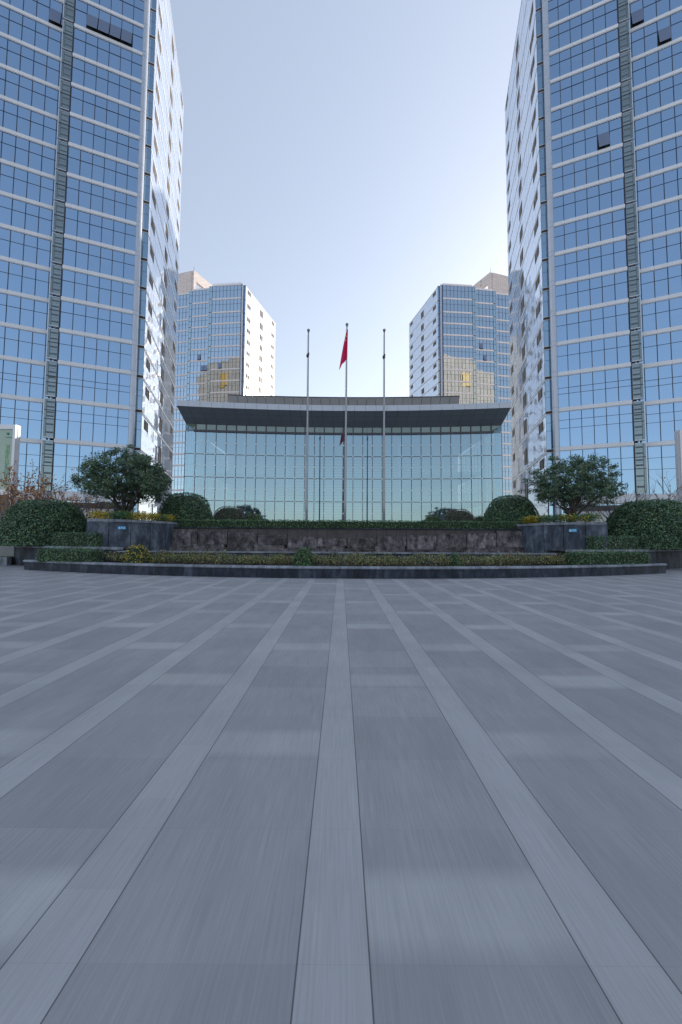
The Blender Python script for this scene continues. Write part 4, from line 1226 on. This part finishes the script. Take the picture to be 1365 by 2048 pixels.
# broadleaf trees
def broad_tree(x, y, z0, W, H, lab, seed, nl, sparse, group='trees in the round planters', skew=0.0):
    rng = np.random.default_rng(seed); rnd = random.Random(seed)
    root = empty('broadleaf_tree', (x, y, z0), lab, 'tree', group)
    tr = MB(); tips = []
    # main stems fan out from a short trunk
    tr.tube([(x, y, z0 - .1), (x + .02, y, z0 + .25), (x, y, z0 + .55)], [0.17, 0.14, 0.13], 10)
    ns = 9
    for i in range(ns):
        a = 2 * math.pi * (i + rnd.uniform(-.3, .3)) / ns
        sp = rnd.uniform(0.35, 0.98)
        ex, ey = x + math.cos(a) * W * 0.42 * sp + skew * .3, y + math.sin(a) * W * 0.34 * sp
        ez = z0 + H * (0.50 + 0.38 * (1 - sp) + rnd.uniform(-.05, .08))
        b = Vector((x, y, z0 + .35)); e = Vector((ex, ey, ez))
        pts = []
        for k in range(7):
            t = k / 6
            p_ = b.lerp(e, t); p_.z += 0.35 * math.sin(t * math.pi) * rnd.uniform(.2, .8) - 0.12 * math.sin(t * math.pi) * sp
            p_.x += rnd.uniform(-.05, .05) * (k > 0); p_.y += rnd.uniform(-.05, .05) * (k > 0)
            pts.append(p_)
        tr.tube(pts, [0.085 - 0.011 * k for k in range(7)], 7)
        for k in range(2, 7):
            for q in range(3):
                d = Vector((rnd.gauss(0, 1), rnd.gauss(0, 1), rnd.uniform(.0, 1.0))).normalized() * rnd.uniform(.5, 1.25)
                c = pts[k] + d
                tr.tube([pts[k], pts[k].lerp(c, .5) + Vector((rnd.uniform(-.06, .06),) * 3), c], [0.028, 0.018, 0.008], 5, cap=False)
                tips.append(c)
    tr.build('trunk', M['bark'], root)
    # clumps on an umbrella shaped shell, plus some at the twig ends
    cl = []
    for i in range(sparse):
        a = rnd.uniform(0, 2 * math.pi); rr_ = math.sqrt(rnd.random())
        sh = math.sqrt(max(0, 1 - rr_ ** 2.4))
        top = 0.45 + 0.55 * sh
        low = 0.20 + 0.14 * rr_
        zz = low + (top - low) * rnd.random() ** 0.62
        lob = 1 + 0.16 * math.sin(3 * a + seed) + 0.09 * math.sin(7 * a + 1)
        cl.append((Vector((x + skew * (zz) + math.cos(a) * rr_ * W * .47 * lob, y + math.sin(a) * rr_ * W * .42, z0 + H * zz * (1 + .04 * math.sin(5 * a)))), rnd.uniform(.22, .42)))
    for t_ in tips:
        if rnd.random() < 0.6: cl.append((t_, rnd.uniform(.16, .30)))
    mb = MB(); per = max(8, nl // len(cl))
    for c, r in cl:
        if fbm(c, 0.85) < -0.42: continue
        P = rng.normal(0, 1, (per, 3)); P /= np.linalg.norm(P, axis=1)[:, None]; P *= (r * rng.random(per) ** 0.4)[:, None]; nr = P / r + np.array([0, 0, .6])
        P[:, 2] *= 0.7; P += np.array(c)
        tone = rnd.uniform(-.14, .14)
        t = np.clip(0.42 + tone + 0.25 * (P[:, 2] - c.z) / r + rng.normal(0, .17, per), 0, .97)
        t = np.where(rng.random(per) < .015, 1, t)
        leaves(mb, P, nr, 0.125, t, rng, 0.7, 0.48)
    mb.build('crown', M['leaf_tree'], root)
broad_tree(-14.2, 22.3, 2.76, 5.75, 4.85, 'dense dark evergreen tree with umbrella crown in the left round planter', 61, 40000, 440, skew=0.15)
broad_tree(15.35, 22.5, 2.76, 5.5, 4.55, 'evergreen tree with looser spreading crown and visible limbs in the right round planter', 62, 30000, 350)

# bare maples
def bare_tree(x, y, z0, h, spread, lab, seed, nleaf, group, stems=4):
    rnd = random.Random(seed); rng = np.random.default_rng(seed)
    root = empty('bare_maple', (x, y, z0), lab, 'tree', group)
    tr = MB(); tips = []
    def grow(p, d, L, r, lev):
        n = 4; pts = [p.copy()]
        for k in range(n):
            d = (d + Vector((rnd.gauss(0, .13), rnd.gauss(0, .13), 0.06))).normalized()
            p = p + d * L / n; pts.append(p.copy())
        tr.tube(pts, [r * (1 - .45 * k / n) for k in range(n + 1)], 5 if lev < 2 else 3, cap=False)
        if lev >= 3:
            tips.extend(pts[1:]); return
        if lev >= 2: tips.extend(pts[2:])
        for q in range(3 if lev < 2 else 2):
            ang = rnd.uniform(.35, .75)
            ax = Vector((rnd.gauss(0, 1), rnd.gauss(0, 1), rnd.gauss(0, .4))).normalized()
            d2 = (d + ax * ang * spread).normalized()
            grow(pts[rnd.choice((2, 3, 4))], d2, L * rnd.uniform(.55, .8), r * .55, lev + 1)
    for s in range(stems):
        a = rnd.uniform(0, 6.28)
        grow(Vector((x + .1 * math.cos(a), y + .1 * math.sin(a), z0)), Vector((math.cos(a) * .32 * spread, math.sin(a) * .25, 1)).normalized(), h * .42, 0.055, 0)
    tr.build('trunk', M['bark_pale'], root)
    if nleaf:
        idx = rng.integers(0, len(tips), nleaf)
        P = np.array([tips[i] for i in idx]) + rng.normal(0, .07, (nleaf, 3))
        nr = np.zeros((nleaf, 3)); nr[:, 1] = -1
        mb = MB(); leaves(mb, P, nr, 0.12, rng.uniform(0, 1, nleaf), rng, 1.0, .8)
        mb.build('autumn_leaves', M['leaf_orange'], root)
G1 = 'leafless maples before the left tower'
bare_tree(-24.2, 25.2, 1.0, 6.4, 1.0, 'maple with the most orange leaves left, at the far left edge by the sign', 71, 900, G1, 5)
bare_tree(-22.2, 25.0, 1.0, 6.2, 1.1, 'multi-stemmed maple with scattered orange leaves behind the big left bush', 72, 800, G1, 5)
bare_tree(-20.6, 25.6, 1.0, 6.1, 1.0, 'maple with a few orange leaves, third from the left edge', 73, 560, G1, 5)
bare_tree(-18.6, 25.4, 1.0, 5.6, 0.9, 'almost leafless maple just left of the dense evergreen', 74, 90, G1, 4)
bare_tree(-17.4, 26.2, 1.0, 4.4, 0.9, 'thin leafless maple half hidden by the dense evergreen', 75, 40, G1, 4)
G2 = 'leafless maples before the right tower'
bare_tree(18.9, 25.0, 1.0, 5.4, 0.9, 'leafless maple with a few red leaves just right of the spreading evergreen', 76, 26, G2, 4)
bare_tree(21.2, 25.6, 1.0, 5.6, 0.9, 'leafless maple behind the big right bush', 77, 14, G2, 4)
bare_tree(23.3, 25.0, 1.0, 6.6, 0.9, 'taller leafless maple beside the right sign', 78, 30, G2, 3)
bare_tree(24.6, 24.2, 1.0, 6.4, 0.9, 'leafless maple in front of the right sign', 79, 30, G2, 3)

# ------------------------------------------------------------------ totem signs
def totem(x_in, sx, y, top, lab, green):
    w, d = 3.2, 0.42
    xo = x_in + sx * w
    xa, xb = min(x_in, xo), max(x_in, xo)
    root = empty('totem_sign', ((xa + xb) / 2, y, 0), lab, 'sign', 'tall totem signs')
    m = MB()
    fw = 0.20
    m.box(xa, xa + fw, y, y + d, 0.0, top); m.box(xb - fw, xb, y, y + d, 0.0, top)
    m.box(xa + fw, xb - fw, y, y + d, top - 0.35, top); m.box(xa + fw, xb - fw, y, y + d, 5.0, 5.4)
    m.box(xa + fw, xb - fw, y + 0.1, y + d, 0.0, 1.0)
    m.box(x_in - (0.04 if sx > 0 else -0.0), x_in + (0.04 if sx < 0 else 0.0), y + d * .42, y + d * .52, 0.0, top - 0.05)
    m.build('housing', M['sign_body'], root)
    m = MB(); m.box(xa + fw + .01, xb - fw - .01, y + .06, y + .2, 5.401, top - 0.351)
    po = m.build('poster', M['poster'] if green else M['wall_white'], root)
    m = MB(); m.box(xa + fw + .01, xb - fw - .01, y + .06, y + .2, 1.001, 4.999)
    m.build('lower_screen', M['screen_dark'], root)
    if green:
        # vertical line of large characters, green above fading to teal, built of strokes
        rq = random.Random(4); ink = MB()
        cx = x_in + sx * 0.58
        for k in range(8):
            cz = top - 1.75 - k * 0.38
            mm = 0 if k < 4 else 1
            s_ = 0.17
            for v in (-.9, -.3, .3, .9):
                a = rq.uniform(.5, 1)
                if rq.random() < .85: ink.box(cx - s_ * a, cx + s_ * a, y + .045, y + .058, cz + v * s_ - .012, cz + v * s_ + .012, mm)
            for h_ in (-.7, 0, .7):
                if rq.random() < .7: ink.box(cx + h_ * s_ - .012, cx + h_ * s_ + .012, y + .046, y + .059, cz - s_ * .9, cz + s_ * .9, mm)
        ink.box(cx - .1, cx + .55, y + .045, y + .058, 5.75, 5.78, 0)
        ink.sphere((cx - .02, y + .06, top - .7), .10, 10, 6, 1)
        ink.box(cx - .2, cx + .45, y + .045, y + .058, top - 1.02, top - .96, 1)
        ink.build('lettering', [M['green_ink'], M['teal_ink']], po)
totem(-25.2, -1, 26.0, 10.45, 'tall white totem sign with green vertical lettering at the left edge, its side in sunlight', True)
totem(26.15, 1, 26.0, 10.35, 'tall grey totem sign at the right edge behind the big round bush', False)

# low garden wall left of the big bush
w_ = MB(); w_.box(-33, -27.9, 33.5, 33.8, 0, 4.3); gw = w_.build('garden_wall', M['wall_white'], org=(-30, 33.6, 0))
tag(gw, 'plain pale garden wall behind the lawn at the left edge', 'wall')
w_ = MB(); w_.box(-33.2, -27.7, 33.4, 33.9, 4.3, 4.62); w_.build('coping', M['dark_metal'], gw)
ke = MB()
for i in range(12): ke.box(-36 + i * 1.28, -36 + i * 1.28 + 1.27, 21.2, 21.5, 0, 0.52)
tag(ke.build('lawn_kerb', M['cap'], org=(-29, 21.3, 0)), 'pale stone kerb edging the lawn at the far left', 'kerb')

# floodlights on the terrace
for x, lab in ((-8.25, 'small dark floodlight on a forked bracket above the left reddish bush'), (8.75, 'small dark floodlight on a forked bracket above the right reddish bush')):
    y = 26.9 + 1.2
    ztop = 4.35 if x < 0 else 4.25
    root = empty('floodlight', (x, y, 2.4), lab, 'lamp', 'terrace floodlights')
    m = MB(); m.tube([(x, y, 2.4), (x, y, ztop - .62)], 0.04, 8); m.build('post', M['dark_metal'], root)
    m = MB(); m.tube([(x, y, ztop - .64), (x - .2, y, ztop - .06)], 0.035, 6); m.tube([(x, y, ztop - .64), (x + .2, y, ztop - .06)], 0.035, 6)
    m.tube([(x - .12, y, ztop - .28), (x + .12, y, ztop - .28)], 0.03, 6)
    m.build('fork_bracket', M['dark_metal'], root)
    m = MB(); m.box(x - .30, x + .30, y - .18, y + .18, ztop - .06, ztop + .05); m.build('lamp_head', M['dark_metal'], root)
